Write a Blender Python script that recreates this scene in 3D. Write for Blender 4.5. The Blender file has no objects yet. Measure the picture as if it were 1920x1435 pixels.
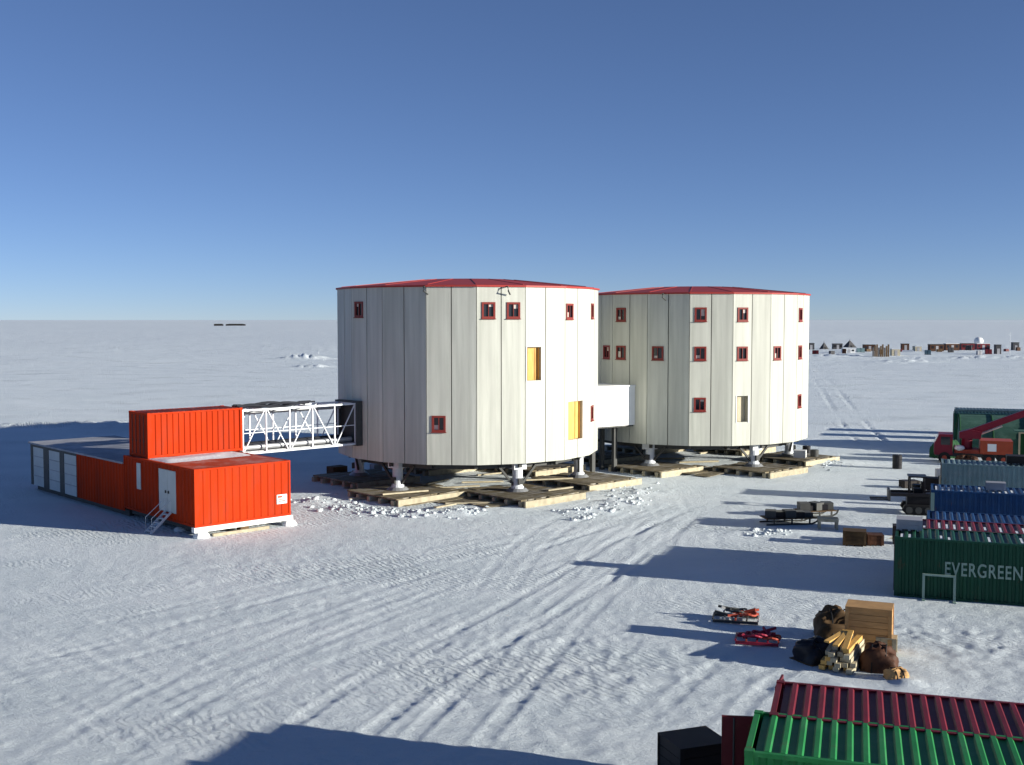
import bpy, math, random
import numpy as np
from mathutils import Vector, Matrix
R = math.radians
random.seed(7)
scene = bpy.context.scene
col = scene.collection

# ------------------------------------------------------------------ camera
CAM_H, FPX, HORIZON = 11.6, 2103.0, 600.0
PITCH = math.atan((717.5 - HORIZON) / FPX)
cam_data = bpy.data.cameras.new('camera')
cam = bpy.data.objects.new('camera', cam_data); col.objects.link(cam)
cam.location = (0, 0, CAM_H)
cam.rotation_euler = (R(90) - PITCH, 0, 0)
cam_data.sensor_width = 36.0
cam_data.lens = 36.0 * FPX / 1920.0
cam_data.clip_start = 0.5
cam_data.clip_end = 80000
scene.camera = cam

# ------------------------------------------------------------------ sky and sun
SUN_EL = R(11.6)
SUN_AZ = R(109.0)                     # clockwise from +Y, seen from above
world = bpy.data.worlds.new('World'); scene.world = world
world.use_nodes = True
wn = world.node_tree; wn.nodes.clear()
sky = wn.nodes.new('ShaderNodeTexSky'); sky.sky_type = 'NISHITA'
sky.sun_disc = False
sky.sun_elevation = SUN_EL
sky.sun_rotation = SUN_AZ
sky.altitude = 3200
sky.air_density = 0.78; sky.dust_density = 0.0; sky.ozone_density = 3.1
bg = wn.nodes.new('ShaderNodeBackground'); bg.inputs[1].default_value = 0.065
wo = wn.nodes.new('ShaderNodeOutputWorld')
tint = wn.nodes.new('ShaderNodeMix'); tint.data_type = 'RGBA'; tint.blend_type = 'MULTIPLY'; tint.inputs[0].default_value = 1.0
tint.inputs[7].default_value = (0.98, 0.98, 1.15, 1)
gam = wn.nodes.new('ShaderNodeGamma'); gam.inputs[1].default_value = 0.84
wn.links.new(sky.outputs[0], gam.inputs[0]); wn.links.new(gam.outputs[0], tint.inputs[6]); wn.links.new(tint.outputs[2], bg.inputs[0]); wn.links.new(bg.outputs[0], wo.inputs[0])
sl = bpy.data.lights.new('sun', 'SUN'); sl.energy = 4.5; sl.angle = R(0.5); sl.color = (1.0, 0.95, 0.84)
sun = bpy.data.objects.new('sun', sl); col.objects.link(sun)
sdir = Vector((math.sin(SUN_AZ) * math.cos(SUN_EL), math.cos(SUN_AZ) * math.cos(SUN_EL), math.sin(SUN_EL)))
sun.rotation_euler = (-sdir).to_track_quat('-Z', 'Y').to_euler()
sun.location = (60, -20, 60)
vs = scene.view_settings
vs.view_transform = 'Standard'; vs.look = 'None'; vs.gamma = 1.0; vs.exposure = 1.0
vs.use_curve_mapping = False

# ------------------------------------------------------------------ pixels to places
def ray(px, py):
    a, b = (px - 960) / FPX, (717.5 - py) / FPX
    return Vector((a, math.cos(PITCH) + b * math.sin(PITCH), -math.sin(PITCH) + b * math.cos(PITCH)))
def at(px, py, z=0.0):
    d = ray(px, py); t = (z - CAM_H) / d.z
    return Vector((d.x * t, d.y * t, z))
def atd(px, depth, z=0.0):
    return Vector(((px - 960) / FPX * (depth * math.cos(PITCH) + (CAM_H - z) * math.sin(PITCH)), depth, z))

# ------------------------------------------------------------------ materials
def mat(name, c, rough=0.6, var=0.12, scale=2.0, metal=0.0, bump=0.0, bscale=20.0, dirt=None, dirt_amt=0.35, dscale=1.3, stretch=(1, 1, 1), spec=0.22, rust=0.0):
    m = bpy.data.materials.new(name); m.use_nodes = True
    nt = m.node_tree; n = nt.nodes; l = nt.links
    b = n['Principled BSDF']
    b.inputs['Roughness'].default_value = rough
    b.inputs['Metallic'].default_value = metal
    b.inputs['Specular IOR Level'].default_value = 0.5 if rough < 0.2 else spec
    tc = n.new('ShaderNodeTexCoord'); mp = n.new('ShaderNodeMapping')
    mp.inputs['Scale'].default_value = stretch
    l.new(tc.outputs['Object'], mp.inputs[0])
    nz = n.new('ShaderNodeTexNoise'); nz.inputs['Scale'].default_value = scale; nz.inputs['Detail'].default_value = 6
    l.new(mp.outputs[0], nz.inputs[0])
    oi = n.new('ShaderNodeObjectInfo')
    mr = n.new('ShaderNodeMapRange'); mr.inputs[1].default_value = 0.25; mr.inputs[2].default_value = 0.75
    mr.inputs[3].default_value = 1 - var; mr.inputs[4].default_value = 1 + var * 0.6
    l.new(nz.outputs[0], mr.inputs[0])
    mo = n.new('ShaderNodeMapRange'); mo.inputs[3].default_value = 1 - var * 0.5; mo.inputs[4].default_value = 1 + var * 0.4
    l.new(oi.outputs['Random'], mo.inputs[0])
    mu = n.new('ShaderNodeMath'); mu.operation = 'MULTIPLY'; l.new(mr.outputs[0], mu.inputs[0]); l.new(mo.outputs[0], mu.inputs[1])
    vm = n.new('ShaderNodeVectorMath'); vm.operation = 'SCALE'; vm.inputs[0].default_value = c
    l.new(mu.outputs[0], vm.inputs['Scale'])
    out = vm.outputs[0]
    if dirt:
        n2 = n.new('ShaderNodeTexNoise'); n2.inputs['Scale'].default_value = dscale; n2.inputs['Detail'].default_value = 8; n2.inputs['Roughness'].default_value = 0.7
        l.new(mp.outputs[0], n2.inputs[0])
        r2 = n.new('ShaderNodeMapRange'); r2.inputs[1].default_value = 0.48; r2.inputs[2].default_value = 0.72; r2.inputs[4].default_value = dirt_amt
        l.new(n2.outputs[0], r2.inputs[0])
        mx = n.new('ShaderNodeMix'); mx.data_type = 'RGBA'
        l.new(r2.outputs[0], mx.inputs[0]); l.new(out, mx.inputs[6]); mx.inputs[7].default_value = (*dirt, 1)
        out = mx.outputs[2]
    if rust:
        n4 = n.new('ShaderNodeTexNoise'); n4.inputs['Scale'].default_value = 2.6; n4.inputs['Detail'].default_value = 10; n4.inputs['Roughness'].default_value = 0.75
        mp4 = n.new('ShaderNodeMapping'); mp4.inputs['Scale'].default_value = (1, 1, 0.35); mp4.inputs['Location'].default_value = (3.1, 5.7, 1.3)
        l.new(tc.outputs['Object'], mp4.inputs[0]); l.new(mp4.outputs[0], n4.inputs[0])
        r4 = n.new('ShaderNodeMapRange'); r4.inputs[1].default_value = 0.60; r4.inputs[2].default_value = 0.68; r4.inputs[4].default_value = rust
        l.new(n4.outputs[0], r4.inputs[0])
        m4 = n.new('ShaderNodeMix'); m4.data_type = 'RGBA'; l.new(r4.outputs[0], m4.inputs[0]); l.new(out, m4.inputs[6]); m4.inputs[7].default_value = (0.11, 0.05, 0.025, 1)
        out = m4.outputs[2]
    l.new(out, b.inputs['Base Color'])
    if bump:
        n3 = n.new('ShaderNodeTexNoise'); n3.inputs['Scale'].default_value = bscale; n3.inputs['Detail'].default_value = 5
        l.new(mp.outputs[0], n3.inputs[0])
        bp = n.new('ShaderNodeBump'); bp.inputs['Strength'].default_value = bump; bp.inputs['Distance'].default_value = 0.05
        l.new(n3.outputs[0], bp.inputs['Height']); l.new(bp.outputs[0], b.inputs['Normal'])
    return m

M = {}
M['panel'] = mat('tower_panel', (0.48, 0.485, 0.43), 0.5, 0.24, 1.2, dirt=(0.36, 0.375, 0.32), dirt_amt=0.7, dscale=1.5, stretch=(1.6, 1.6, 0.10), bump=0.05, bscale=4)
M['joint'] = mat('panel_joint', (0.26, 0.26, 0.25), 0.7)
M['red_roof'] = mat('red_roof', (0.34, 0.04, 0.032), 0.5, 0.1, dirt=(0.2, 0.045, 0.04))
M['red_frame'] = mat('red_frame', (0.20, 0.032, 0.026), 0.45, 0.08)
M['glass'] = mat('window_glass', (0.02, 0.022, 0.028), 0.06, 0.05)
M['pane_reflection'] = mat('window_reflection_paint', (0.55, 0.5, 0.45), 0.7, 0.1)  # pale colour for reflections painted on the panes
M['ply'] = mat('plywood', (0.62, 0.36, 0.10), 0.65, 0.18, 3, stretch=(4, 4, 0.6), dirt=(0.7, 0.5, 0.22), dirt_amt=0.5)
M['ply_pale'] = mat('pale_plywood', (0.52, 0.46, 0.33), 0.7, 0.2, 3, stretch=(4, 4, 0.6))
M['steel_dark'] = mat('dark_steel', (0.06, 0.062, 0.06), 0.5, 0.2, 3)
M['steel'] = mat('grey_steel', (0.34, 0.35, 0.36), 0.4, 0.15, 3, metal=0.4)
M['galv'] = mat('galvanised_steel', (0.66, 0.69, 0.72), 0.45, 0.1, 6)
M['under'] = mat('floor_underside', (0.2, 0.2, 0.18), 0.7)
M['wood_top'] = mat('weathered_planks', (0.19, 0.155, 0.095), 0.75, 0.45, 2.5, stretch=(1, 5, 1), dirt=(0.55, 0.56, 0.56), dirt_amt=0.55, dscale=0.7, bump=0.2, bscale=9)
M['wood_new'] = mat('fresh_timber', (0.42, 0.37, 0.26), 0.7, 0.3, 3, stretch=(1, 4, 1), bump=0.1)
M['orange'] = mat('orange_paint', (0.43, 0.032, 0.004), 0.65, 0.20, 1.0, spec=0.06, dirt=(0.27, 0.035, 0.015), dirt_amt=0.85, dscale=1.8, stretch=(1, 1, 0.22), bump=0.2, bscale=1.3)
M['orange_roof'] = mat('orange_roof_paint', (0.46, 0.06, 0.02), 0.6, 0.15, 1.0, dirt=(0.66, 0.45, 0.40), dirt_amt=0.6, dscale=0.9)
M['door_grey'] = mat('grey_white_door', (0.55, 0.58, 0.57), 0.5, 0.1, 1.0, dirt=(0.4, 0.42, 0.4))
M['white'] = mat('white_paint', (0.8, 0.8, 0.78), 0.5, 0.05)
M['snowy'] = mat('packed_snow', (0.70, 0.73, 0.75), 0.8, 0.06, 1.0, bump=0.5, bscale=5)
M['grey_roof'] = mat('grey_roof_felt', (0.30, 0.31, 0.34), 0.8, 0.15, 0.6, dirt=(0.74, 0.76, 0.8), dirt_amt=0.5, dscale=0.5)
M['c_green'] = mat('dark_green_paint', (0.006, 0.060, 0.034), 0.5, 0.2, 1.0, dirt=(0.02, 0.075, 0.045), dirt_amt=0.5, stretch=(1, 1, 0.4), rust=0.7, bump=0.25, bscale=1.6)
M['c_green2'] = mat('bright_green_paint', (0.020, 0.19, 0.05), 0.5, 0.18, 1.0, dirt=(0.06, 0.23, 0.09), dirt_amt=0.6, rust=0.7, bump=0.25, bscale=1.6)
M['c_red'] = mat('maroon_paint', (0.145, 0.014, 0.022), 0.5, 0.25, 1.0, dirt=(0.08, 0.02, 0.02), dirt_amt=0.6, dscale=0.8, rust=0.7, bump=0.25, bscale=1.6)
M['c_blue'] = mat('blue_paint', (0.010, 0.050, 0.145), 0.5, 0.2, 1.0, dirt=(0.04, 0.085, 0.15), dirt_amt=0.5, rust=0.7, bump=0.25, bscale=1.6)
M['c_teal'] = mat('teal_grey_paint', (0.14, 0.22, 0.24), 0.55, 0.2, 0.8, dirt=(0.28, 0.33, 0.34), dirt_amt=0.5, rust=0.7, bump=0.25, bscale=1.6)
M['c_grey'] = mat('pale_grey_paint', (0.38, 0.38, 0.40), 0.55, 0.2, 1.0)
M['c_dark'] = mat('dark_brown_paint', (0.028, 0.022, 0.02), 0.6, 0.25, 1.0)
M['letter'] = mat('pale_lettering', (0.24, 0.34, 0.29), 0.6, 0.15, 2.0)
M['pale_green'] = mat('pale_green_paint', (0.25, 0.35, 0.30), 0.55, 0.15)
M['black'] = mat('black_rubber', (0.012, 0.012, 0.013), 0.6, 0.3)
M['blackpaint'] = mat('black_paint', (0.018, 0.017, 0.02), 0.4, 0.3)
M['crane_red'] = mat('crane_red', (0.20, 0.014, 0.03), 0.4, 0.15)
M['crane_orange'] = mat('crane_orange', (0.40, 0.07, 0.03), 0.45, 0.15)
M['tent'] = mat('green_canvas', (0.045, 0.115, 0.085), 0.8, 0.2, 1.0, dirt=(0.12, 0.22, 0.17), dirt_amt=0.5)
M['tent_dark'] = mat('dark_green_canvas', (0.01, 0.06, 0.02), 0.8, 0.2, 1.0)
M['beige'] = mat('beige_frame', (0.50, 0.42, 0.28), 0.6, 0.1)
M['camp_dark'] = mat('haze_lightened_dark', (0.075, 0.075, 0.08), 0.7, 0.3)  # dark tone greyed lighter to paint distance haze onto the far camp
M['brown'] = mat('brown_tarpaulin', (0.085, 0.035, 0.018), 0.65, 0.4, 3.0, bump=0.4, bscale=6)
M['darkwood'] = mat('dark_timber', (0.10, 0.06, 0.028), 0.75, 0.4, 3.0, stretch=(1, 4, 1))
M['crate'] = mat('crate_board', (0.50, 0.29, 0.12), 0.7, 0.22, 3.0, stretch=(1, 1, 4))
M['redscrap'] = mat('red_scrap_paint', (0.36, 0.03, 0.06), 0.5, 0.3)
M['cable'] = mat('black_cable', (0.02, 0.022, 0.03), 0.6, 0.3)
M['orange_red'] = mat('faded_red', (0.40, 0.07, 0.04), 0.6, 0.2)

# ------------------------------------------------------------------ mesh helpers
class MB:
    def __init__(s): s.v = []; s.f = []
    def add(s, vs, fs):
        o = len(s.v); s.v += [tuple(p) for p in vs]; s.f += [tuple(i + o for i in f) for f in fs]; return s
    def box(s, x0, x1, y0, y1, z0, z1):
        return s.add([(x0, y0, z0), (x1, y0, z0), (x1, y1, z0), (x0, y1, z0), (x0, y0, z1), (x1, y0, z1), (x1, y1, z1), (x0, y1, z1)],
                     [(0, 3, 2, 1), (4, 5, 6, 7), (0, 1, 5, 4), (1, 2, 6, 5), (2, 3, 7, 6), (3, 0, 4, 7)])
    def beam(s, p, q, w, h=None, up=(0, 0, 1)):
        p, q = Vector(p), Vector(q); h = h or w
        d = (q - p).normalized(); u = Vector(up)
        if abs(d.dot(u)) > 0.98: u = Vector((0, 1, 0))
        a = d.cross(u).normalized() * (w / 2); b = a.cross(d).normalized() * (h / 2)
        vs = [p - a - b, p + a - b, p + a + b, p - a + b, q - a - b, q + a - b, q + a + b, q - a + b]
        return s.add(vs, [(0, 3, 2, 1), (4, 5, 6, 7), (0, 1, 5, 4), (1, 2, 6, 5), (2, 3, 7, 6), (3, 0, 4, 7)])
    def cyl(s, p, q, r, r2=None, n=12, cap=True):
        p, q = Vector(p), Vector(q); r2 = r if r2 is None else r2
        d = (q - p).normalized(); u = Vector((0, 0, 1)) if abs(d.z) < 0.95 else Vector((1, 0, 0))
        a = d.cross(u).normalized(); b = d.cross(a)
        vs = []
        for P, rr in ((p, r), (q, r2)):
            vs += [P + (a * math.cos(2 * math.pi * i / n) + b * math.sin(2 * math.pi * i / n)) * rr for i in range(n)]
        fs = [(i, (i + 1) % n, n + (i + 1) % n, n + i) for i in range(n)]
        if cap: fs += [tuple(range(n))[::-1], tuple(range(n, 2 * n))]
        return s.add(vs, fs)
    def tube(s, pts, r, n=8):
        pts = [Vector(p) for p in pts]
        vs, fs = [], []
        for k, p in enumerate(pts):
            d = (pts[min(k + 1, len(pts) - 1)] - pts[max(k - 1, 0)]).normalized()
            u = Vector((0, 0, 1)) if abs(d.z) < 0.95 else Vector((1, 0, 0))
            a = d.cross(u).normalized(); b = d.cross(a)
            vs += [p + (a * math.cos(2 * math.pi * i / n) + b * math.sin(2 * math.pi * i / n)) * r for i in range(n)]
        for k in range(len(pts) - 1):
            fs += [(k * n + i, k * n + (i + 1) % n, (k + 1) * n + (i + 1) % n, (k + 1) * n + i) for i in range(n)]
        fs += [tuple(range(n))[::-1], tuple(range((len(pts) - 1) * n, len(pts) * n))]
        return s.add(vs, fs)
    def prism(s, poly, a0, a1, axis='y'):
        """poly: (u,v) outline; extruded along axis."""
        def P(u, v, a): return {'y': (u, a, v), 'x': (a, u, v), 'z': (u, v, a)}[axis]
        n = len(poly)
        vs = [P(u, v, a0) for u, v in poly] + [P(u, v, a1) for u, v in poly]
        fs = [(i, (i + 1) % n, n + (i + 1) % n, n + i) for i in range(n)] + [tuple(range(n))[::-1], tuple(range(n, 2 * n))]
        return s.add(vs, fs)
    def lathe(s, prof, n=16, c=(0, 0)):
        vs, fs = [], []
        for r, z in prof: vs += [(c[0] + r * math.cos(2 * math.pi * i / n), c[1] + r * math.sin(2 * math.pi * i / n), z) for i in range(n)]
        for k in range(len(prof) - 1):
            fs += [(k * n + i, k * n + (i + 1) % n, (k + 1) * n + (i + 1) % n, (k + 1) * n + i) for i in range(n)]
        fs += [tuple(range(n))[::-1], tuple(range((len(prof) - 1) * n, len(prof) * n))]
        return s.add(vs, fs)
    def build(s, name, m, parent=None, loc=None, rz=0, smooth=False):
        me = bpy.data.meshes.new(name); me.from_pydata(s.v, [], s.f)
        import bmesh
        b = bmesh.new(); b.from_mesh(me); bmesh.ops.recalc_face_normals(b, faces=b.faces); b.to_mesh(me); b.free()
        me.materials.append(m if not isinstance(m, str) else M[m])
        if smooth:
            me.polygons.foreach_set('use_smooth', [True] * len(me.polygons))
        o = bpy.data.objects.new(name, me); col.objects.link(o)
        if parent: o.parent = parent
        if loc is not None: o.location = loc
        if rz: o.rotation_euler = (0, 0, rz)
        return o

def tag(o, label=None, cat=None, group=None, kind=None):
    if label: o['label'] = label
    if cat: o['category'] = cat
    if group: o['group'] = group
    if kind: o['kind'] = kind
    return o
def thing(name, label, cat, loc=(0, 0, 0), rz=0.0, group=None):
    o = bpy.data.objects.new(name, None); col.objects.link(o)
    o.location = loc; o.rotation_euler = (0, 0, rz); o.empty_display_size = 0.5
    return tag(o, label, cat, group)
def share(src, name, parent, loc=(0, 0, 0), rot=(0, 0, 0)):
    o = bpy.data.objects.new(name, src.data); col.objects.link(o); o.parent = parent
    o.location = loc; o.rotation_euler = rot
    return o

# ------------------------------------------------------------------ layout
T1 = atd(878, 80.0); T2 = atd(1298, 92.4)
UA = R(43.0)                                      # heading of the orange building, the bridge and the timber rafts
U = Vector((math.cos(UA), math.sin(UA), 0)); V = Vector((-math.sin(UA), math.cos(UA), 0))
C0 = at(366, 990, 0.57); C0.z = 0
WA = R(-20.0)                                     # heading of the freight containers
W = Vector((math.cos(WA), math.sin(WA), 0)); N = Vector((-math.sin(WA), math.cos(WA), 0))

# ------------------------------------------------------------------ snow ground
def _hash(ix, iy, seed):
    h = (ix.astype(np.int64) * 374761393 + iy.astype(np.int64) * 668265263 + seed * 974634777) & 0xffffffff
    h = ((h ^ (h >> 13)) * 1274126177) & 0xffffffff
    h = (h ^ (h >> 16)) & 0xffffffff
    return h.astype(np.float64) / 0xffffffff * 2 - 1
def vn(x, y, seed=0):
    ix, iy = np.floor(x), np.floor(y); fx, fy = x - ix, y - iy
    fx = fx * fx * fx * (fx * (fx * 6 - 15) + 10); fy = fy * fy * fy * (fy * (fy * 6 - 15) + 10)
    a, b = _hash(ix, iy, seed), _hash(ix + 1, iy, seed); c, d = _hash(ix, iy + 1, seed), _hash(ix + 1, iy + 1, seed)
    return (a * (1 - fx) + b * fx) * (1 - fy) + (c * (1 - fx) + d * fx) * fy

track_px = [  # (pixel path over the snow, gauge, rut depth)
    ([(-60, 1290), (300, 1200), (700, 1090), (1060, 1000), (1260, 935)], 2.2, 0.07),
    ([(-60, 1235), (300, 1160), (680, 1070), (1040, 985), (1240, 930)], 2.2, 0.06),
    ([(60, 1470), (420, 1260), (800, 1110), (1120, 1010), (1290, 940)], 2.2, 0.07),
    ([(480, 1470), (760, 1270), (1000, 1140), (1160, 1040), (1290, 950)], 2.4, 0.09),
    ([(760, 1470), (930, 1290), (1060, 1150), (1180, 1050), (1280, 960)], 2.0, 0.08),
    ([(-80, 1120), (200, 1100), (520, 1060), (900, 1000), (1200, 930)], 2.2, 0.05),
    ([(-80, 1040), (260, 1070), (620, 1130), (1000, 1190), (1400, 1260), (1700, 1300)], 2.2, 0.05),
    ([(-80, 1180), (180, 1300), (380, 1420), (480, 1500)], 2.2, 0.07),
    ([(-80, 1090), (280, 1230), (620, 1420), (700, 1500)], 2.2, 0.06),
    ([(1420, 1250), (1560, 1150), (1650, 1100), (1300, 990), (1240, 920)], 2.0, 0.05),
    ([(1960, 1190), (1760, 1170), (1600, 1180), (1400, 1260), (1250, 1400)], 2.2, 0.09),
    ([(1960, 1270), (1800, 1230), (1660, 1190), (1560, 1160), (1350, 1110)], 2.2, 0.08),
    ([(1215, 925), (1330, 900), (1480, 893), (1700, 895)], 2.2, 0.05),
    ([(1500, 672), (1530, 705), (1560, 738), (1605, 800), (1660, 850)], 2.6, 0.2),
    ([(-60, 770), (300, 740), (620, 730)], 2.6, 0.1),
]
_r = random.Random(44)
for q in range(26):                                   # many fainter criss-crossing passes
    x0, y0 = _r.uniform(-60, 1500), _r.uniform(1010, 1440)
    if q % 3: x1, y1 = _r.uniform(1120, 1300), _r.uniform(930, 1000)
    else: x1, y1 = x0 + _r.uniform(500, 900), y0 + _r.uniform(-60, 160)
    track_px.append(([(x0, y0), ((2 * x0 + x1) / 3 + _r.uniform(-40, 40), (2 * y0 + y1) / 3 + _r.uniform(-14, 14)), ((x0 + 2 * x1) / 3 + _r.uniform(-40, 40), (y0 + 2 * y1) / 3 + _r.uniform(-14, 14)), (x1, y1)], _r.choice((1.6, 2.0, 2.4)), _r.uniform(.03, .07)))
TR = []
for path, g, dep in track_px:
    P = [at(*p) for p in path]
    pts = []
    for i in range(len(P) - 1):                       # Catmull-Rom
        p0, p1, p2, p3 = P[max(i - 1, 0)], P[i], P[i + 1], P[min(i + 2, len(P) - 1)]
        for k in range(8):
            t = k / 8
            pts.append(0.5 * ((2 * p1) + (p2 - p0) * t + (2 * p0 - 5 * p1 + 4 * p2 - p3) * t * t + (3 * p1 - p0 - 3 * p2 + p3) * t ** 3))
    pts.append(P[-1])
    TR.append((np.array([(p.x, p.y) for p in pts]), g, dep))

TRACK_K = 0.34
def ground_height(x, y):
    x = np.asarray(x, float); y = np.asarray(y, float)
    r = np.hypot(x, y)
    far = np.clip((r - 90) / 250, 0, 1)
    wx, wy = x * 0.94 + y * 0.34, -x * 0.34 + y * 0.94          # prevailing wind
    h = far * (0.30 * vn(x / 40, y / 26, 1) + 0.9 * vn(x / 300, y / 170, 2) * np.clip(r / 900, 0, 1))
    near = np.clip(1.4 - r / 120, 0, 1)
    ridge = 1 - np.abs(vn(wx / 5.5, wy / 1.9, 3))
    h = h + (0.016 + 0.13 * far) * ridge ** 2 * (0.55 + 0.45 * vn(x / 18, y / 18, 4))
    rg2 = 1 - np.abs(vn(wx / 1.9 + 7, wy / 0.7, 5))
    h = h + 0.014 * rg2 ** 2 + 0.010 * vn(x / 0.4, y / 0.4, 6) * near
    churn = np.clip(vn(x / 9, y / 9, 8) * 1.6 + 0.25, 0, 1) * np.clip(1.3 - r / 90, 0, 1)
    h = h + 0.018 * churn * (vn(x / 0.45, y / 0.45, 9) + 0.6 * vn(x / 0.9, y / 0.9, 13))
    # chewed snow in front of the near containers and at the right edge
    c = np.exp(-(((x - 1.5) / 6) ** 2 + ((y - 37) / 5) ** 2)) + 1.2 * np.exp(-(((x - 17.5) / 4.5) ** 2 + ((y - 40) / 3.2) ** 2))
    h = h + 0.035 * c * (vn(x / 0.5, y / 0.42, 10) + 0.5 * vn(x / 0.25, y / 0.25, 14))
    tr = np.zeros_like(h)
    for pts, g, dep in TR:
        x0, y0 = pts.min(0) - 3; x1, y1 = pts.max(0) + 3
        idx = np.nonzero((x > x0) & (x < x1) & (y > y0) & (y < y1))[0]
        if not len(idx): continue
        X, Y = x[idx], y[idx]
        best = np.full(len(idx), 1e9); along = np.zeros(len(idx)); acc = 0
        for a, b in zip(pts[:-1], pts[1:]):
            d = b - a; L = np.hypot(*d)
            if L < 1e-6: continue
            t = np.clip(((X - a[0]) * d[0] + (Y - a[1]) * d[1]) / L ** 2, 0, 1)
            dd = np.hypot(X - a[0] - t * d[0], Y - a[1] - t * d[1])
            k = dd < best; best[k] = dd[k]; along[k] = acc + t[k] * L; acc += L
        e = np.abs(best - g / 2)
        prof = -np.exp(-(e / 0.24) ** 4) + 0.6 * np.exp(-((e - 0.40) / 0.11) ** 2)
        prof = prof * (0.7 + 0.3 * vn(along / 2.5, best / 3, 11)) + 0.5 * np.exp(-(e / 0.24) ** 4) * np.sin(along * 2 * math.pi / 0.62)
        fade = np.clip(np.minimum(along, acc - along) / (6 if acc < 60 else 3), 0, 1)
        tr[idx] += fade * dep * TRACK_K * prof * np.clip(0.75 + 0.9 * vn(along / 14, best * 0 + dep * 50, 15), 0, 1.5)
    h = h + tr
    # heaps pushed up round the timber rafts
    for (cx, cy, sx, sy, a) in HEAPS:
        q = np.exp(-(((x - cx) / sx) ** 2 + ((y - cy) / sy) ** 2))
        h = h + a * q * (0.75 + 0.5 * vn(x / 0.7, y / 0.7, 12))
    return h
HEAPS = []
for px, py, sx, sy, a in [(590, 945, 1.8, 0.9, .32), (650, 957, 1.4, .7, .25), (700, 962, 1.2, .6, .22), (790, 966, 1.5, .6, .22), (860, 964, 1.4, .6, .25),
                          (1100, 962, 1.8, .8, .25), (1160, 945, 2.0, 1.0, .32), (1190, 925, 2.0, 1.0, .25), (600, 655, 9, 6, 2.6), (570, 672, 7, 4, 1.6), (585, 690, 5, 3, 0.9),
                          (1560, 870, 2.5, 1.2, .3), (1640, 1010, 2, .5, .15), (1440, 1000, 3, .7, .2), (1700, 1285, 1.0, .6, .16), (1560, 1290, .9, .4, .12),
                          (1840, 672, 22, 5, 1.0), (1700, 678, 10, 4, .9), (1570, 668, 12, 4, .7), (180, 800, 14, 3, .5)]:
    p = at(px, py); HEAPS.append((p.x, p.y, sx, sy, a))
def gz(p): return float(ground_height([p[0]], [p[1]])[0])

rad = [4.0]
while rad[-1] < 420: rad.append(rad[-1] * 1.0052)
while rad[-1] < 45000: rad.append(rad[-1] * 1.05)
rad = np.array(rad)
ang = np.concatenate([np.linspace(-40, 40, 640), np.linspace(40, 320, 72)[1:-1]])
ang = np.radians(ang)
RR, AA = np.meshgrid(rad, ang, indexing='ij')
gx, gy = (RR * np.sin(AA)).ravel(), (RR * np.cos(AA)).ravel()
hz = ground_height(gx, gy)
hz = hz * np.clip(1.0 - (np.hypot(gx, gy) - 3000) / 8000, 0, 1)
nr, na = len(rad), len(ang)
verts = np.stack([gx, gy, hz], 1)
i, j = np.meshgrid(np.arange(nr - 1), np.arange(na), indexing='ij'); i, j = i.ravel(), j.ravel(); j2 = (j + 1) % na
quads = np.stack([i * na + j, (i + 1) * na + j, (i + 1) * na + j2, i * na + j2], 1)
verts = np.vstack([verts, [[0, 0, 0]]]); ci = len(verts) - 1
k = np.arange(na); tris = np.stack([np.full(na, ci), k, (k + 1) % na], 1)
me = bpy.data.meshes.new('snow_ground')
me.vertices.add(len(verts)); me.vertices.foreach_set('co', verts.ravel())
nl = quads.size + tris.size
me.loops.add(nl); me.loops.foreach_set('vertex_index', np.concatenate([quads.ravel(), tris.ravel()]).astype(np.int32))
npoly = len(quads) + len(tris)
me.polygons.add(npoly)
starts = np.concatenate([np.arange(len(quads)) * 4, len(quads) * 4 + np.arange(len(tris)) * 3])
me.polygons.foreach_set('loop_start', starts.astype(np.int32))
me.polygons.foreach_set('use_smooth', np.ones(npoly, bool))
me.update(calc_edges=True); me.validate()
ground = bpy.data.objects.new('snow_ground', me); col.objects.link(ground)
tag(ground, kind='structure')

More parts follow.
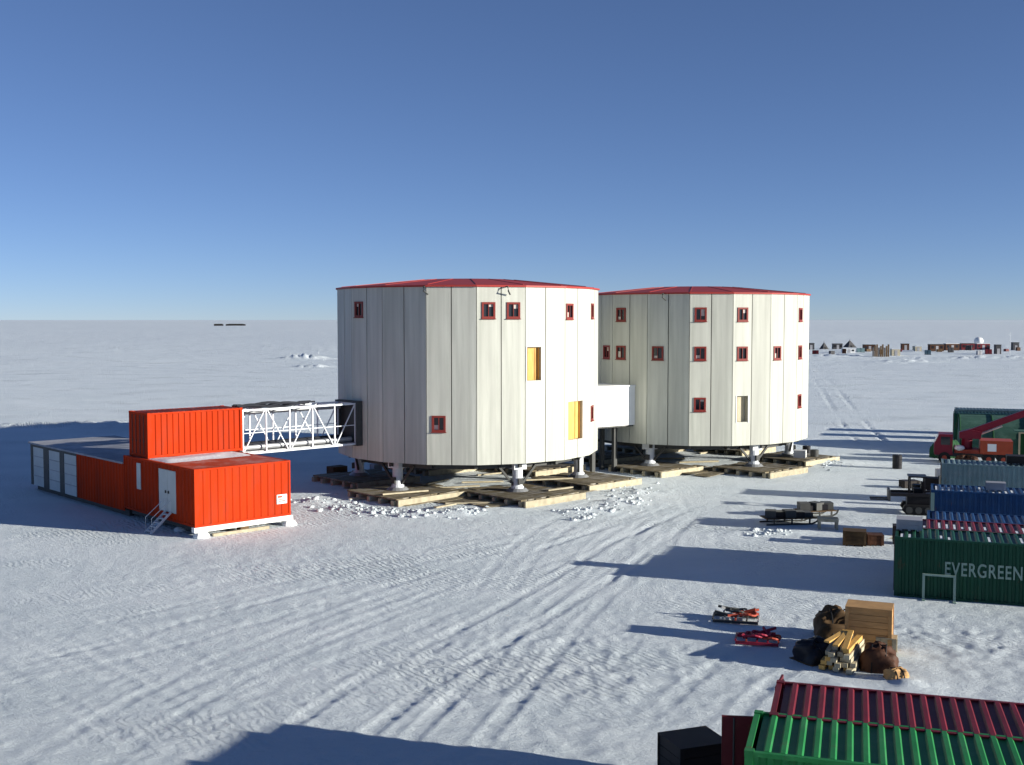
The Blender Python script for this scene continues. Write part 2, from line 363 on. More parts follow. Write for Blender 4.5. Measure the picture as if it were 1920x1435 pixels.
def snow_material():
    m = bpy.data.materials.new('snow'); m.use_nodes = True
    nt = m.node_tree; n = nt.nodes; l = nt.links; b = n['Principled BSDF']
    b.inputs['Roughness'].default_value = 0.75
    b.inputs['Specular IOR Level'].default_value = 0.25
    tc = n.new('ShaderNodeTexCoord')
    def noise(scale, st, rz, detail=5, rough=0.6):
        mp = n.new('ShaderNodeMapping'); mp.inputs['Scale'].default_value = st; mp.inputs['Rotation'].default_value = (0, 0, rz)
        l.new(tc.outputs['Object'], mp.inputs[0])
        t = n.new('ShaderNodeTexNoise'); t.inputs['Scale'].default_value = scale; t.inputs['Detail'].default_value = detail; t.inputs['Roughness'].default_value = rough
        l.new(mp.outputs[0], t.inputs[0]); return t
    big = noise(0.12, (1, 1.6, 1), 0.3, 6)
    cr = n.new('ShaderNodeValToRGB')
    cr.color_ramp.elements[0].position = 0.35; cr.color_ramp.elements[0].color = (0.66, 0.73, 0.76, 1)
    cr.color_ramp.elements[1].position = 0.65; cr.color_ramp.elements[1].color = (0.74, 0.80, 0.825, 1)
    l.new(big.outputs[0], cr.inputs[0])
    l.new(cr.outputs[0], b.inputs['Base Color'])
    a1 = noise(2.6, (1, 1.8, 1), R(-20), 9, 0.75); a2 = noise(6.0, (1, 1.3, 1), 0.5, 6, 0.75)
    # cleat marks of tracked vehicles, in patches
    mpw = n.new('ShaderNodeMapping'); mpw.inputs['Rotation'].default_value = (0, 0, R(-38)); l.new(tc.outputs['Object'], mpw.inputs[0])
    wv = n.new('ShaderNodeTexWave'); wv.inputs['Scale'].default_value = 1.1; wv.inputs['Distortion'].default_value = 9.0; wv.inputs['Detail'].default_value = 4; wv.inputs['Detail Scale'].default_value = 1.2
    l.new(mpw.outputs[0], wv.inputs[0])
    pm = noise(0.10, (1, 1.5, 1), 0.9, 3, 0.5)
    pr_ = n.new('ShaderNodeMapRange'); pr_.inputs[1].default_value = 0.50; pr_.inputs[2].default_value = 0.66; l.new(pm.outputs[0], pr_.inputs[0])
    mw = n.new('ShaderNodeMath'); mw.operation = 'MULTIPLY'; l.new(wv.outputs['Fac'], mw.inputs[0]); l.new(pr_.outputs[0], mw.inputs[1])
    b0 = n.new('ShaderNodeBump'); b0.inputs['Strength'].default_value = 0.8; b0.inputs['Distance'].default_value = 0.085
    l.new(mw.outputs[0], b0.inputs['Height'])
    b1 = n.new('ShaderNodeBump'); b1.inputs['Strength'].default_value = 0.8; b1.inputs['Distance'].default_value = 0.17
    b2 = n.new('ShaderNodeBump'); b2.inputs['Strength'].default_value = 0.9; b2.inputs['Distance'].default_value = 0.06
    l.new(b0.outputs[0], b1.inputs['Normal'])
    l.new(a1.outputs[0], b1.inputs['Height']); l.new(a2.outputs[0], b2.inputs['Height']); l.new(b1.outputs[0], b2.inputs['Normal'])
    l.new(b2.outputs[0], b.inputs['Normal'])
    return m
M['snow'] = snow_material()
me.materials.append(M['snow'])

# ------------------------------------------------------------------ towers
RT = 9.25; NF = 18
APO = RT * math.cos(math.pi / NF); FW = 2 * RT * math.sin(math.pi / NF)
def panel_mesh(s0, s1, z0, z1, holes, thick=0.16):
    """flat panel in the local frame: x along the wall, y outwards, with openings that have reveals."""
    mb = MB()
    hs = [(max(a, s0), min(b, s1), c, d) for a, b, c, d in holes if a < s1 and b > s0]
    if not hs: return mb.box(s0, s1, -thick, 0, z0, z1)
    xs = sorted({s0, s1, *[h[0] for h in hs], *[h[1] for h in hs]}); zs = sorted({z0, z1, *[h[2] for h in hs], *[h[3] for h in hs]})
    for xa, xb in zip(xs[:-1], xs[1:]):
        run = None
        for za, zb in zip(zs[:-1], zs[1:]):
            inside = any(h[0] <= xa and xb <= h[1] and h[2] <= za and zb <= h[3] for h in hs)
            if inside:
                if run: mb.box(xa, xb, -thick, 0, *run); run = None
            else: run = (run[0], zb) if run else (za, zb)
        if run: mb.box(xa, xb, -thick, 0, *run)
    return mb

def make_tower(loc, label, off, z0, z1, windows, openings, legs, leg_r, pipes=()):
    windows = [(k, -c, *r) for k, c, *r in windows]; openings = [(k, -c, *r) for k, c, *r in openings]
    t = thing('tower', label, 'tower', (loc.x, loc.y, 0), 0.0, 'panelled towers on steel legs')
    camdir = math.atan2(-loc.y, -loc.x)                      # heading from the tower to the viewer
    def ang(theta): return camdir + R(theta)                 # theta grows to the viewer's right
    core = MB()
    core.lathe([(RT - 0.42, z0 + 0.05), (RT - 0.42, z1)], NF)
    # align core facets
    co = core.build('core', 'joint', t); co.rotation_euler = (0, 0, ang(off))
    proto = {}
    for k in range(NF):
        th = ang(off + 10 + 20 * k)
        frame_rot = th + math.pi / 2                          # local -y points outward -> use local +y outward below
        for side, (s0, s1) in enumerate(((-FW / 2 + 0.022, -0.03), (0.03, FW / 2 - 0.022))):
            holes = []
            for (kk, c, zc, w, h, kind) in windows + openings:
                if kk % NF == k: holes.append((c - w / 2, c + w / 2, zc - h / 2, zc + h / 2))
            cut = [h for h in holes if h[0] < s1 and h[1] > s0]
            if not cut and side in proto:
                p = share(proto[side], 'wall_panel', t)
            else:
                p = panel_mesh(s0, s1, z0, z1, cut).build('wall_panel', 'panel', t)
                if not cut: proto[side] = p
            p.location = (APO * math.cos(th), APO * math.sin(th), 0)
            p.rotation_euler = (0, 0, th - math.pi / 2)
            p.scale = (-1, 1, 1) if False else (1, 1, 1)
    def place(o, k):
        th = ang(off + 10 + 20 * k); o.location = (APO * math.cos(th), APO * math.sin(th), 0); o.rotation_euler = (0, 0, th - math.pi / 2); return o
    wp = None
    for (k, c, zc, w, h, kind) in windows:
        if wp is None:
            wp = []
            fr = MB(); fw = 0.13
            a, b = w / 2 + 0.02, h / 2 + 0.02
            fr.box(-a, -a + fw, -0.1, 0.05, -b, b); fr.box(a - fw, a, -0.1, 0.05, -b, b)
            fr.box(-a + fw, a - fw, -0.1, 0.047, b - fw, b); fr.box(-a + fw, a - fw, -0.1, 0.047, -b, -b + fw)
            sill = MB().box(-a - 0.04, a + 0.04, 0.0, 0.10, -b - 0.05, -b - 0.003)
            gl = MB().box(-a + fw, a - fw, -0.09, -0.06, -b + fw, b - fw)
            mull = MB().box(-0.02, 0.02, -0.058, 0.03, -b + fw, b - fw)
        f = (fr.build('window', 'red_frame', t) if not wp else share(wp[0], 'window', t))
        th = ang(off + 10 + 20 * k)
        base = Vector((APO * math.cos(th), APO * math.sin(th), zc)) + Vector((math.sin(th), -math.cos(th), 0)) * c
        f.location = base; f.rotation_euler = (0, 0, th - math.pi / 2)
        if not wp:
            wp = [f, gl.build('pane', 'glass', f), mull.build('mullion', 'red_frame', f), sill.build('sill', 'red_frame', f)]
        else:
            for s_, nm in zip(wp[1:], ('pane', 'mullion', 'sill')): share(s_, nm, f)
        bq = random.random()
        if bq < .75:  # pale patch painted in as a reflection on the glass
            bx0, bx1 = ((0.02, w / 2 - fw) if bq < .45 else (-w / 2 + fw, -0.02)); bh_ = random.uniform(.12, .5)
            if bq < .3: MB().box(bx0, bx1, -0.055, -0.05, -h / 2 + fw, -h / 2 + fw + bh_).build('pane_reflection', 'pane_reflection', f)
            else: MB().box(bx0, bx1, -0.055, -0.05, h / 2 - fw - bh_, h / 2 - fw).build('pane_reflection', 'pane_reflection', f)
    for (k, c, zc, w, h, kind) in openings:
        th = ang(off + 10 + 20 * k)
        base = Vector((APO * math.cos(th), APO * math.sin(th), zc)) + Vector((math.sin(th), -math.cos(th), 0)) * c
        bd = MB().box(-w / 2, w / 2, -0.36, -0.30, -h / 2, h / 2).build('boarded_opening', kind, t)
        bd.location = base; bd.rotation_euler = (0, 0, th - math.pi / 2)
        for s in (-1, 1):
            MB().box(s * w * 0.25 - 0.04, s * w * 0.25 + 0.04, -0.298, -0.26, -h / 2, h / 2).build('batten', kind, bd)
            MB().box(min(s * w / 2, s * (w / 2 - 0.05)), max(s * w / 2, s * (w / 2 - 0.05)), -0.297, -0.163, -h / 2, h / 2).build('lining', kind, bd)
            MB().box(s * (w / 2 + 0.04) - 0.03, s * (w / 2 + 0.04) + 0.03, 0.002, 0.03, -h / 2 - 0.04, h / 2 + 0.04).build('trim', 'white', bd)
    # roof: shallow red frustum with standing seams, fascia
    rf = MB(); rf.lathe([(RT + 0.10, z1 + 0.004), (RT + 0.10, z1 + 0.11), (RT - 0.3, z1 + 0.17), (3.6, z1 + 0.70), (3.3, z1 + 0.73), (0.05, z1 + 0.75)], NF)
    ro = rf.build('roof', 'red_roof', t); ro.rotation_euler = (0, 0, ang(off))
    for k in range(NF):
        a = 2 * math.pi * k / NF
        MB().beam((3.6 * math.cos(a), 3.6 * math.sin(a), z1 + 0.70), ((RT - 0.3) * math.cos(a), (RT - 0.3) * math.sin(a), z1 + 0.17), 0.06, 0.05).build('roof_seam', 'red_roof', ro)
    # brackets at the eaves
    for theta in pipes:
        th = ang(theta)
        b = MB(); rr = RT + 0.02
        c, s = math.cos(th), math.sin(th)
        b.tube([(rr * c * 0.985, rr * s * 0.985, z1 + 0.02), (rr * c * 1.02, rr * s * 1.02, z1 + 0.0), (rr * c * 1.03, rr * s * 1.03, z1 - 0.25), (rr * c * 1.0 - s * 0.2, rr * s * 1.0 + c * 0.2, z1 - 0.48)], 0.05)
        b.build('eaves_pipe', 'steel_dark', t)
    # underside
    ub = MB().lathe([(RT - 0.25, z0 - 0.02), (RT - 0.25, z0 + 0.04)], NF).build('floor_slab', 'under', t); ub.rotation_euler = (0, 0, ang(off))
    for q in range(9):
        a = ang(off) + math.pi * q / 9
        MB().beam((-(RT - .7) * math.cos(a), -(RT - .7) * math.sin(a), z0 - 0.19 - 0.002 * q), ((RT - .7) * math.cos(a), (RT - .7) * math.sin(a), z0 - 0.19 - 0.002 * q), 0.22, 0.3).build('floor_beam', 'steel_dark', t)
    ring = MB()
    for q in range(NF):
        a, b = ang(off) + 2 * math.pi * q / NF, ang(off) + 2 * math.pi * (q + 1) / NF
        ring.beam((leg_r * math.cos(a), leg_r * math.sin(a), z0 - 0.24), (leg_r * math.cos(b), leg_r * math.sin(b), z0 - 0.24), 0.3, 0.36)
    ring.build('ring_beam', 'steel_dark', t)
    # legs
    lp = None
    for theta in legs:
        th = ang(theta); lx, ly = leg_r * math.cos(th), leg_r * math.sin(th)
        l = bpy.data.objects.new('leg', None)
        colm = MB(); colm.cyl((0, 0, 0.75), (0, 0, z0 - 0.40), 0.34, n=16); colm.cyl((0, 0, 0.62), (0, 0, 0.75), 0.42, n=16)
        colm.box(-0.45, 0.45, -0.45, 0.45, z0 - 0.50, z0 - 0.06)
        if lp is None:
            lo = colm.build('leg', 'galv', t, loc=(lx, ly, 0), rz=th)
            ft = MB(); ft.cyl((0, 0, 0.44), (0, 0, 0.62), 0.75, 0.55, n=18)
            f = ft.build('foot_plate', 'steel', lo)
            br = MB()
            for a in (-0.9, 0.9): br.beam((0, 0.3 * (1 if a > 0 else -1), 0.85), (0, a * 1.5, z0 - 0.28), 0.14)
            b = br.build('brace', 'steel_dark', lo)
            pm = MB().box(0.36, 0.52, -0.16, 0.16, 0.9, 1.3).build('hydraulic_pump', 'steel_dark', lo)
            lp = (lo, f, b, pm)
        else:
            lo = share(lp[0], 'leg', t, (lx, ly, 0), (0, 0, th))
            for s_, nm in zip(lp[1:], ('foot_plate', 'brace', 'hydraulic_pump')): share(s_, nm, lo)
        bpy.data.objects.remove(l)
    return t, ang
HP = FW / 4
t1_win = [(-3, -HP, 12.28, .85, 1.0, 0), (0, -HP - .03, 12.2, .85, 1.0, 0), (0, HP, 12.2, .85, 1.0, 0), (2, -HP - .25, 12.15, .85, 1.0, 0), (-1, -HP - .02, 5.0, .85, 1.0, 0),
          (3, -HP, 12.2, .85, 1.0, 0), (3, -HP, 5.2, .85, 1.0, 0)]
t1_op = [(1, -0.93, 8.78, 1.15, 2.15, 'ply'), (2, -0.30, 4.9, 1.9, 2.55, 'ply')]
t2_win = [(k, -HP, z, .85, 1.0, 0) for k, z in ((-2, 12.0), (0, 12.0), (1, 12.0), (3, 12.0), (-2, 9.1), (-1, 9.1), (0, 9.1), (1, 9.1), (2, 9.1), (3, 9.1), (0, 5.3), (3, 5.3))] + [(-3, HP, 9.1, .85, 1.0, 0)]
t2_op = [(1, -0.75, 4.95, 0.95, 1.95, 'ply_pale')]
L1 = (-36, 24, 84, 144, 204, 264); L2 = (-24, 36, 96, 156, 216, 276)
tower1, ang1 = make_tower(T1, 'white panelled polygonal tower with ochre boarded openings, joined to the steel lattice bridge', 3.4, 2.38, 13.68, t1_win, t1_op, L1, 7.9, (-17, 15.5))
tower2, ang2 = make_tower(T2, 'cream panelled polygonal tower with three rows of small red windows, behind the white corridor', -1.7, 2.2, 13.52, t2_win, t2_op, L2, 7.9, (-14,))

# covered corridor between the towers
d12 = (T2 - T1).normalized(); p12 = Vector((d12.y, -d12.x, 0))
cs = T1 + d12 * 8.3 + p12 * 1.1
co = thing('corridor', 'plain white box corridor linking the two panelled towers', 'corridor', (cs.x, cs.y, 0), math.atan2(d12.y, d12.x))
LC = (T2 - T1).length - 16.6
for q in range(3):
    MB().box(LC * q / 3 + .012, LC * (q + 1) / 3 - .012, -1.7, -1.58, 3.62, 6.55).build('wall_panel', 'white', co)
    MB().box(LC * q / 3 + .012, LC * (q + 1) / 3 - .012, 1.58, 1.7, 3.62, 6.55).build('wall_panel', 'white', co)
MB().box(0, LC, -1.57, 1.57, 3.5, 3.72).build('floor', 'steel_dark', co)
MB().box(-0.02, LC + .02, -1.76, 1.76, 6.553, 6.66).build('roof', 'white', co)
# two props under the corridor
for f in (0.3, 0.7):
    MB().box(LC * f - .15, LC * f + .15, -.9, -.6, 0, 3.5).build('prop', 'steel_dark', co)
    MB().box(LC * f - .15, LC * f + .15, .6, .9, 0, 3.5).build('prop', 'steel_dark', co)

# timber rafts under the legs
def raft(c, label, seed, wu=5.2, wv=5.2, h=0.44):
    rnd = random.Random(seed)
    t = thing('timber_raft', label, 'raft', (c.x, c.y, 0), UA, 'timber rafts under the tower legs')
    n = 9
    w = wu / n
    for i in range(n):
        x0 = -wu / 2 + i * w
        e0, e1 = rnd.uniform(-.18, .12), rnd.uniform(-.2, .2)
        MB().box(x0 + .02, x0 + w - .02, -wv / 2 - e0, wv / 2 + e1, h - .09, h + rnd.uniform(-.012, .012)).build('plank', 'wood_top', t)
    for q in range(5):
        y = -wv / 2 + 0.16 + q * (wv - .32) / 4
        MB().box(-wu / 2 - rnd.uniform(0, .25), wu / 2 + rnd.uniform(0, .3), y - .14, y + .14, -.05, h - .105).build('bearer', 'wood_new', t)
    MB().box(-wu / 2 - .05, wu / 2 + .15, -wv / 2 - .36, -wv / 2 - .20, -.05, h - .02).build('edge_beam', 'wood_new', t)
place1 = ['beside the end of the steel bridge', 'under the boarded-door side of the bridge tower', 'beside the white corridor', 'at the back of the bridge tower near the corridor', 'at the back of the bridge tower', 'behind the bridge tower, in its shadow']
place1 = ['under the white tower, near the steel bridge', 'under the white tower, below its pair of upper windows', 'under the white tower, near the white corridor', 'under the back of the white tower, by the corridor', 'under the back of the white tower', 'under the white tower, right below the steel bridge end']
place2 = ['under the cream tower, near the white corridor', 'under the cream tower, below its pale boarded opening', 'under the cream tower, beside the dark barrels', 'under the back of the cream tower', 'under the back of the cream tower, towards the corridor', 'under the cream tower, directly below the corridor']
for q, th in enumerate(L1):
    a = ang1(th); raft(T1 + Vector((7.9 * math.cos(a), 7.9 * math.sin(a), 0)) - V * 0.6, 'weathered brown plank raft ' + place1[q], q)
for q, th in enumerate(L2):
    a = ang2(th); raft(T2 + Vector((7.9 * math.cos(a), 7.9 * math.sin(a), 0)) - V * 0.4, 'weathered brown plank raft ' + place2[q], q + 20, 4.8, 4.8, 0.44)

# loose boards, beams and boxes beneath the towers
rnd = random.Random(5)
for q, (px, py, ln, az, z) in enumerate([(760, 925, 3.2, 30, .48), (820, 905, 2.6, 60, .05), (850, 915, 3.8, 20, .05), (875, 930, 2.2, 75, .05), (835, 950, 1.8, 50, .12), (905, 905, 3.0, 10, .05),
                                      (700, 915, 2.6, 45, .05), (1030, 900, 3.4, 15, .48), (690, 935, 2.6, 30, .05), (920, 890, 2.4, 35, .05), (880, 945, 3.0, 5, .05), (1050, 918, 2.2, 40, .48)]):
    p = at(px, py, z)
    o = MB().box(-ln / 2, ln / 2, -.11, .11, 0, .09).build('loose_board', 'wood_new', None, (p.x, p.y, z + .01), R(az))
    tag(o, 'loose yellow board lying under the white tower', 'board', 'loose boards under the white tower')
for q, (px, py, ln, az) in enumerate([(1180, 868, 2.6, 20), (1250, 862, 3.0, 5), (1310, 868, 3.4, 12), (1330, 850, 2.6, 40), (1440, 862, 2.2, 25), (1225, 880, 3.0, 8)]):
    p = at(px, py)
    o = MB().box(-ln / 2, ln / 2, -.13, .13, 0, .12).build('loose_board', 'wood_new', None, (p.x, p.y, .03), R(az))
    tag(o, 'loose pale board lying under the cream tower', 'board', 'loose boards under the cream tower')

sheet_spots = [(T1, ang1, a, r) for a, r in ((-66, 7.6), (-6, 8.8), (-6, 5.8), (54, 8.6), (-36, 4.6), (24, 4.4), (-16, 7.2), (6, 7.4), (40, 6.4), (-50, 6.2), (-22, 9.6), (8, 10.0))] + [(T2, ang2, a, r) for a, r in ((-54, 8.4), (6, 8.6), (6, 6.0), (66, 8.4), (-12, 7.2), (22, 7.4))]
for q, (TT, af, th, r) in enumerate(sheet_spots):
    a = af(th); c = TT + Vector((r * math.cos(a), r * math.sin(a), 0))
    n_ = 'white' if TT is T1 else 'cream'
    t = thing('board_sheet', 'dirty brown plywood sheets laid on the snow under the %s tower' % n_, 'board', (c.x, c.y, .02 + .014 * (q % 5)), UA + R(rnd.uniform(-9, 9)), 'plywood sheets under the %s tower' % n_)
    for k in range(2):
        o = MB().box(-1.3, 1.3, -1.25 + 1.26 * k, -.02 + 1.26 * k, .02, .05).build('sheet', 'wood_top', t); o.location = (rnd.uniform(-.2, .2), 0, .03 * k); o.rotation_euler = (R(rnd.uniform(-1.5, 1.5)), R(rnd.uniform(-1.5, 1.5)), R(rnd.uniform(-2, 2)))

def crate(name, label, p, w, d, h, rz, m='crate', m2=None, z=0.0, cat='crate'):
    t = thing(name, label, cat, (p.x, p.y, z), rz)
    n = max(2, int(h / 0.22)); hh = h / n
    MB().box(-w / 2 + .03, w / 2 - .03, -d / 2 + .03, d / 2 - .03, .08, h - .02).build('body', m2 or m, t)
    for i in range(n):
        z0, z1 = .06 + i * (h - .06) / n + .008, .06 + (i + 1) * (h - .06) / n - .008
        MB().box(-w / 2, w / 2, -d / 2 - .002, -d / 2 + .028, z0, z1).build('slat', m, t)
        MB().box(-w / 2, w / 2, d / 2 - .028, d / 2 + .002, z0, z1).build('slat', m, t)
        MB().box(-w / 2 - .001, -w / 2 + .027, -d / 2 + .03, d / 2 - .03, z0, z1).build('slat', m, t)
        MB().box(w / 2 - .027, w / 2 + .001, -d / 2 + .03, d / 2 - .03, z0, z1).build('slat', m, t)
    for sx in (-1, 1):
        for sy in (-1, 1):
            MB().box(min(sx * (w / 2 - .1), sx * (w / 2 + .03)), max(sx * (w / 2 - .1), sx * (w / 2 + .03)), sy * (d / 2 + .02) - .02, sy * (d / 2 + .02) + .02, .05, h).build('corner_batten', m, t)
    MB().box(-w / 2 - .03, w / 2 + .03, -d / 2 - .04, d / 2 + .04, h, h + .035).build('lid', m, t)
    for s in (-.35, 0, .35): MB().box(s * w - .05, s * w + .05, -d / 2, d / 2, 0, .06).build('skid', m, t)
    return t
crate('equipment_case', 'small pale grey case under the white tower beside the bridge end', at(705, 885), .7, .5, .55, UA, 'c_grey', cat='case', z=0.02)
crate('equipment_crate', 'dark timber crate standing in the shade below the steel bridge', at(632, 893), 1.2, .8, .7, UA, 'darkwood', z=0.02)

# ------------------------------------------------------------------ orange power building with the upper module
pb = thing('power_building', 'long low orange building with pale garage doors, raised on beams', 'building', C0, UA)
WB = 5.84
def ribbed(x0, x1, z0, z1, y, pitch=0.3, dep=0.04, out=-1):
    """ribbed sheet in the xz plane; outward is -y when out=-1."""
    mb = MB(); xs = []
    n = max(1, int(round((x1 - x0) / pitch))); p = (x1 - x0) / n
    prof = []
    for i in range(n):
        a = x0 + i * p
        prof += [(a, 0), (a + .36 * p, 0), (a + .5 * p, dep), (a + .86 * p, dep)]
    prof.append((x1, 0))
    vs, fs = [], []
    for (a, d) in prof: vs += [(a, y - out * d, z0), (a, y - out * d, z1)]
    for i in range(len(prof) - 1): fs.append((2 * i, 2 * i + 2, 2 * i + 3, 2 * i + 1))
    # thickness: closed back
    b = len(vs)
    for (a, d) in prof: vs += [(a, y - out * (d + .03), z0), (a, y - out * (d + .03), z1)]
    for i in range(len(prof) - 1): fs.append((b + 2 * i, b + 2 * i + 1, b + 2 * i + 3, b + 2 * i + 2))
    m = len(prof) - 1
    fs += [(0, 1, b + 1, b), (2 * m, b + 2 * m, b + 2 * m + 1, 2 * m + 1)]
    for i in range(m): fs += [(2 * i, b + 2 * i, b + 2 * i + 2, 2 * i + 2), (2 * i + 1, 2 * i + 3, b + 2 * i + 3, b + 2 * i + 1)]
    return mb.add(vs, fs)
def rot_wall(o, x, y, rz): o.location = (x, y, 0); o.rotation_euler = (0, 0, rz); return o
Z0, Z1, ZF0, ZF1, LN, LF = 0.57, 3.68, 0.28, 3.28, 8.7, 23.6
ribbed(.09, WB - .09, Z0 + .12, Z1 - .1, 0, .42, .035).build('end_wall', 'orange', pb)
# left wall pieces (local wall x runs from the far end towards the near end)
def left_wall(s0, s1, z0, z1, m, nm='side_wall', dep=.035):
    o = ribbed(-s1, -s0, z0, z1, 0, .42, dep).build(nm, m, pb); return rot_wall(o, 0, 0, -math.pi / 2)
left_wall(.09, 2.15, Z0 + .12, Z1 - .1, 'orange'); left_wall(4.3, LN - .09, Z0 + .12, Z1 - .1, 'orange')
left_wall(2.16, 4.29, 3.36, Z1 - .1, 'orange'); left_wall(2.16, 4.29, Z0 + .12, 1.0, 'orange')
left_wall(LN + .02, 15.7, ZF0 + .1, ZF1 - .12, 'orange')
def doorpanel(s0, s1, z0, z1, m, nm, x=0.03):
    return MB().box(x, x + .07, s0, s1, z0, z1).build(nm, m, pb)
dd = doorpanel(2.2, 3.22, 1.02, 3.34, 'door_grey', 'door'); MB().box(-.03, .03, 3.02, 3.1, 2.05, 2.2).build('handle', 'steel_dark', dd)
dd = doorpanel(3.25, 4.27, 1.02, 3.34, 'door_grey', 'door'); MB().box(-.03, .03, 3.36, 3.44, 2.05, 2.2).build('handle', 'steel_dark', dd)
MB().box(-.035, -.004, 6.45, 6.95, 1.9, 3.4).build('vent_strip', 'door_grey', pb)
for a, b in ((15.8, 17.8), (18.5, 20.4), (21.3, 23.2)):
    g = doorpanel(a, b, ZF0 + .1, ZF1 - .3, 'door_grey', 'garage_door')
    for q in range(1, 4): MB().box(-.0, .028, a + .02, b - .02, ZF0 + .1 + q * .66 - .02, ZF0 + .1 + q * .66 + .02).build('rail', 'c_grey', g)
for a, b in ((17.8, 18.5), (20.4, 21.3), (23.2, 23.6), (15.7, 15.8)):
    MB().box(.0, .12, a + .005, b - .005, ZF0 + .1, ZF1 - .12).build('pier', 'steel_dark', pb)
MB().box(.005, .125, 15.8, 23.2, ZF1 - .295, ZF1 - .12).build('lintel', 'steel_dark', pb)
# far and right walls
ribbed(.09, WB - .09, ZF0 + .1, ZF1 - .12, LF, .42, .035, out=1).build('end_wall', 'orange', pb)
o = ribbed(.09, LN - .09, Z0 + .12, Z1 - .1, 0, .42, .035).build('side_wall', 'orange', pb); rot_wall(o, WB, 0, math.pi / 2)
o = ribbed(LN + .02, LF - .09, ZF0 + .1, ZF1 - .12, 0, .42, .035).build('side_wall', 'orange', pb); rot_wall(o, WB, 0, math.pi / 2)
# frame of the near block
for x in (0, WB):
    for y in (0, LN): MB().box(x - .09 if x else -.02, x + .02 if x else .09, y - .09 if y else -.02, y + .02 if y else .09, Z0, Z1).build('corner_post', 'orange', pb)
for nm, z0, z1 in (('bottom_rail', Z0, Z0 + .118), ('top_rail', Z1 - .098, Z1)):
    MB().box(.092, WB - .092, -.018, .1, z0, z1).build(nm, 'orange', pb)
    MB().box(-.018, .1, .102, LN - .092, z0, z1).build(nm, 'orange', pb)
    MB().box(WB - .1, WB + .018, .102, LN - .092, z0, z1).build(nm, 'orange', pb)
# roofs
MB().box(.1, WB - .1, .1, LN, Z1 - .06, Z1 - .012).build('roof', 'orange_roof', pb)
MB().box(-.12, WB + .12, LN + .02, LF + .12, ZF1 - .11, ZF1).build('roof', 'grey_roof', pb)
MB().box(.13, WB - .13, .13, LF - .13, .7, .78).build('floor', 'under', pb)
# snow lying on the near roof
sn = MB(); nx, ny = 24, 22
xs = np.linspace(.2, WB - .2, nx); ys = np.linspace(3.3, 6.05, ny)
XX, YY = np.meshgrid(xs, ys, indexing='ij')
hh = (.05 + .06 * vn(XX / .9, YY / .9, 31) + .05 * (YY / 6)) * np.clip(np.minimum(np.minimum(XX - .2, WB - .2 - XX) / .4, np.minimum(YY - 3.3, 6.5 - YY) / 1.2), 0, 1) - .015
sn.add([(XX[a, b], YY[a, b], Z1 - .01 + hh[a, b]) for a in range(nx) for b in range(ny)], [(a * ny + b, (a + 1) * ny + b, (a + 1) * ny + b + 1, a * ny + b + 1) for a in range(nx - 1) for b in range(ny - 1)])
sn.build('roof_snow', 'snowy', pb, smooth=True)
# skids and feet
for x in (.5, WB / 2, WB - .5): MB().box(x - .14, x + .14, .25, LN - .2, .22, Z0 - .004).build('skid_beam', 'steel_dark', pb)
for x in (.5, WB / 2, WB - .5): MB().box(x - .14, x + .14, LN + .2, LF - .2, -.05, ZF0 + .09).build('skid_beam', 'steel_dark', pb)
MB().box(-.1, WB + .1, -.10, .22, .30, Z0 - .006).build('cross_beam', 'white', pb)
MB().box(.9, 4.3, -.30, -.16, .0, .17).build('cross_beam', 'wood_new', pb)
for (x, y) in ((.35, .0), (WB - .1, .0)):
    MB().lathe([(.46, -.05), (.44, .12), (.34, .26), (.24, .30)], 10, (x, y)).build('foot', 'white', pb)
for y in (2.6, 5.2):
    MB().lathe([(.36, -.05), (.34, .12), (.2, .22)], 10, (.45, y)).build('foot', 'galv', pb)
MB().box(WB / 2 - .3, WB / 2 + .2, -.12, .3, -.05, .29).build('foot', 'darkwood', pb)
# white notice with red print
nt_ = MB().box(4.95, 5.6, -.045, -.022, 1.28, 1.80).build('notice', 'white', pb)
pr = MB(); pr.box(5.0, 5.3, -.049, -.046, 1.62, 1.74); pr.box(5.06, 5.5, -.049, -.046, 1.40, 1.46); pr.box(5.06, 5.42, -.049, -.046, 1.50, 1.55)
pr.build('print', 'orange_red', nt_)

# steps to the door
st = thing('steps', 'steep light metal steps leaning at the grey door of the orange building', 'steps', C0 + V * 3.0 - U * 0.0, UA)
for y in (-.32, .32): MB().beam((-.06, y, 1.05), (-1.25, y, .02), .05, .12).build('stringer', 'galv', st)
for q in range(5):
    f = (q + .6) / 5.2; x = -.06 - 1.19 * f; z = 1.05 - 1.03 * f
    MB().box(x - .10, x + .10, -.29, .29, z - .015, z + .02).build('tread', 'galv', st)
for y in (-.36, .36):
    MB().tube([(-.08, y, 1.1), (-.08, y, 1.75), (-1.2, y, .85), (-1.2, y, .05)], .02, 6).build('handrail', 'galv', st)

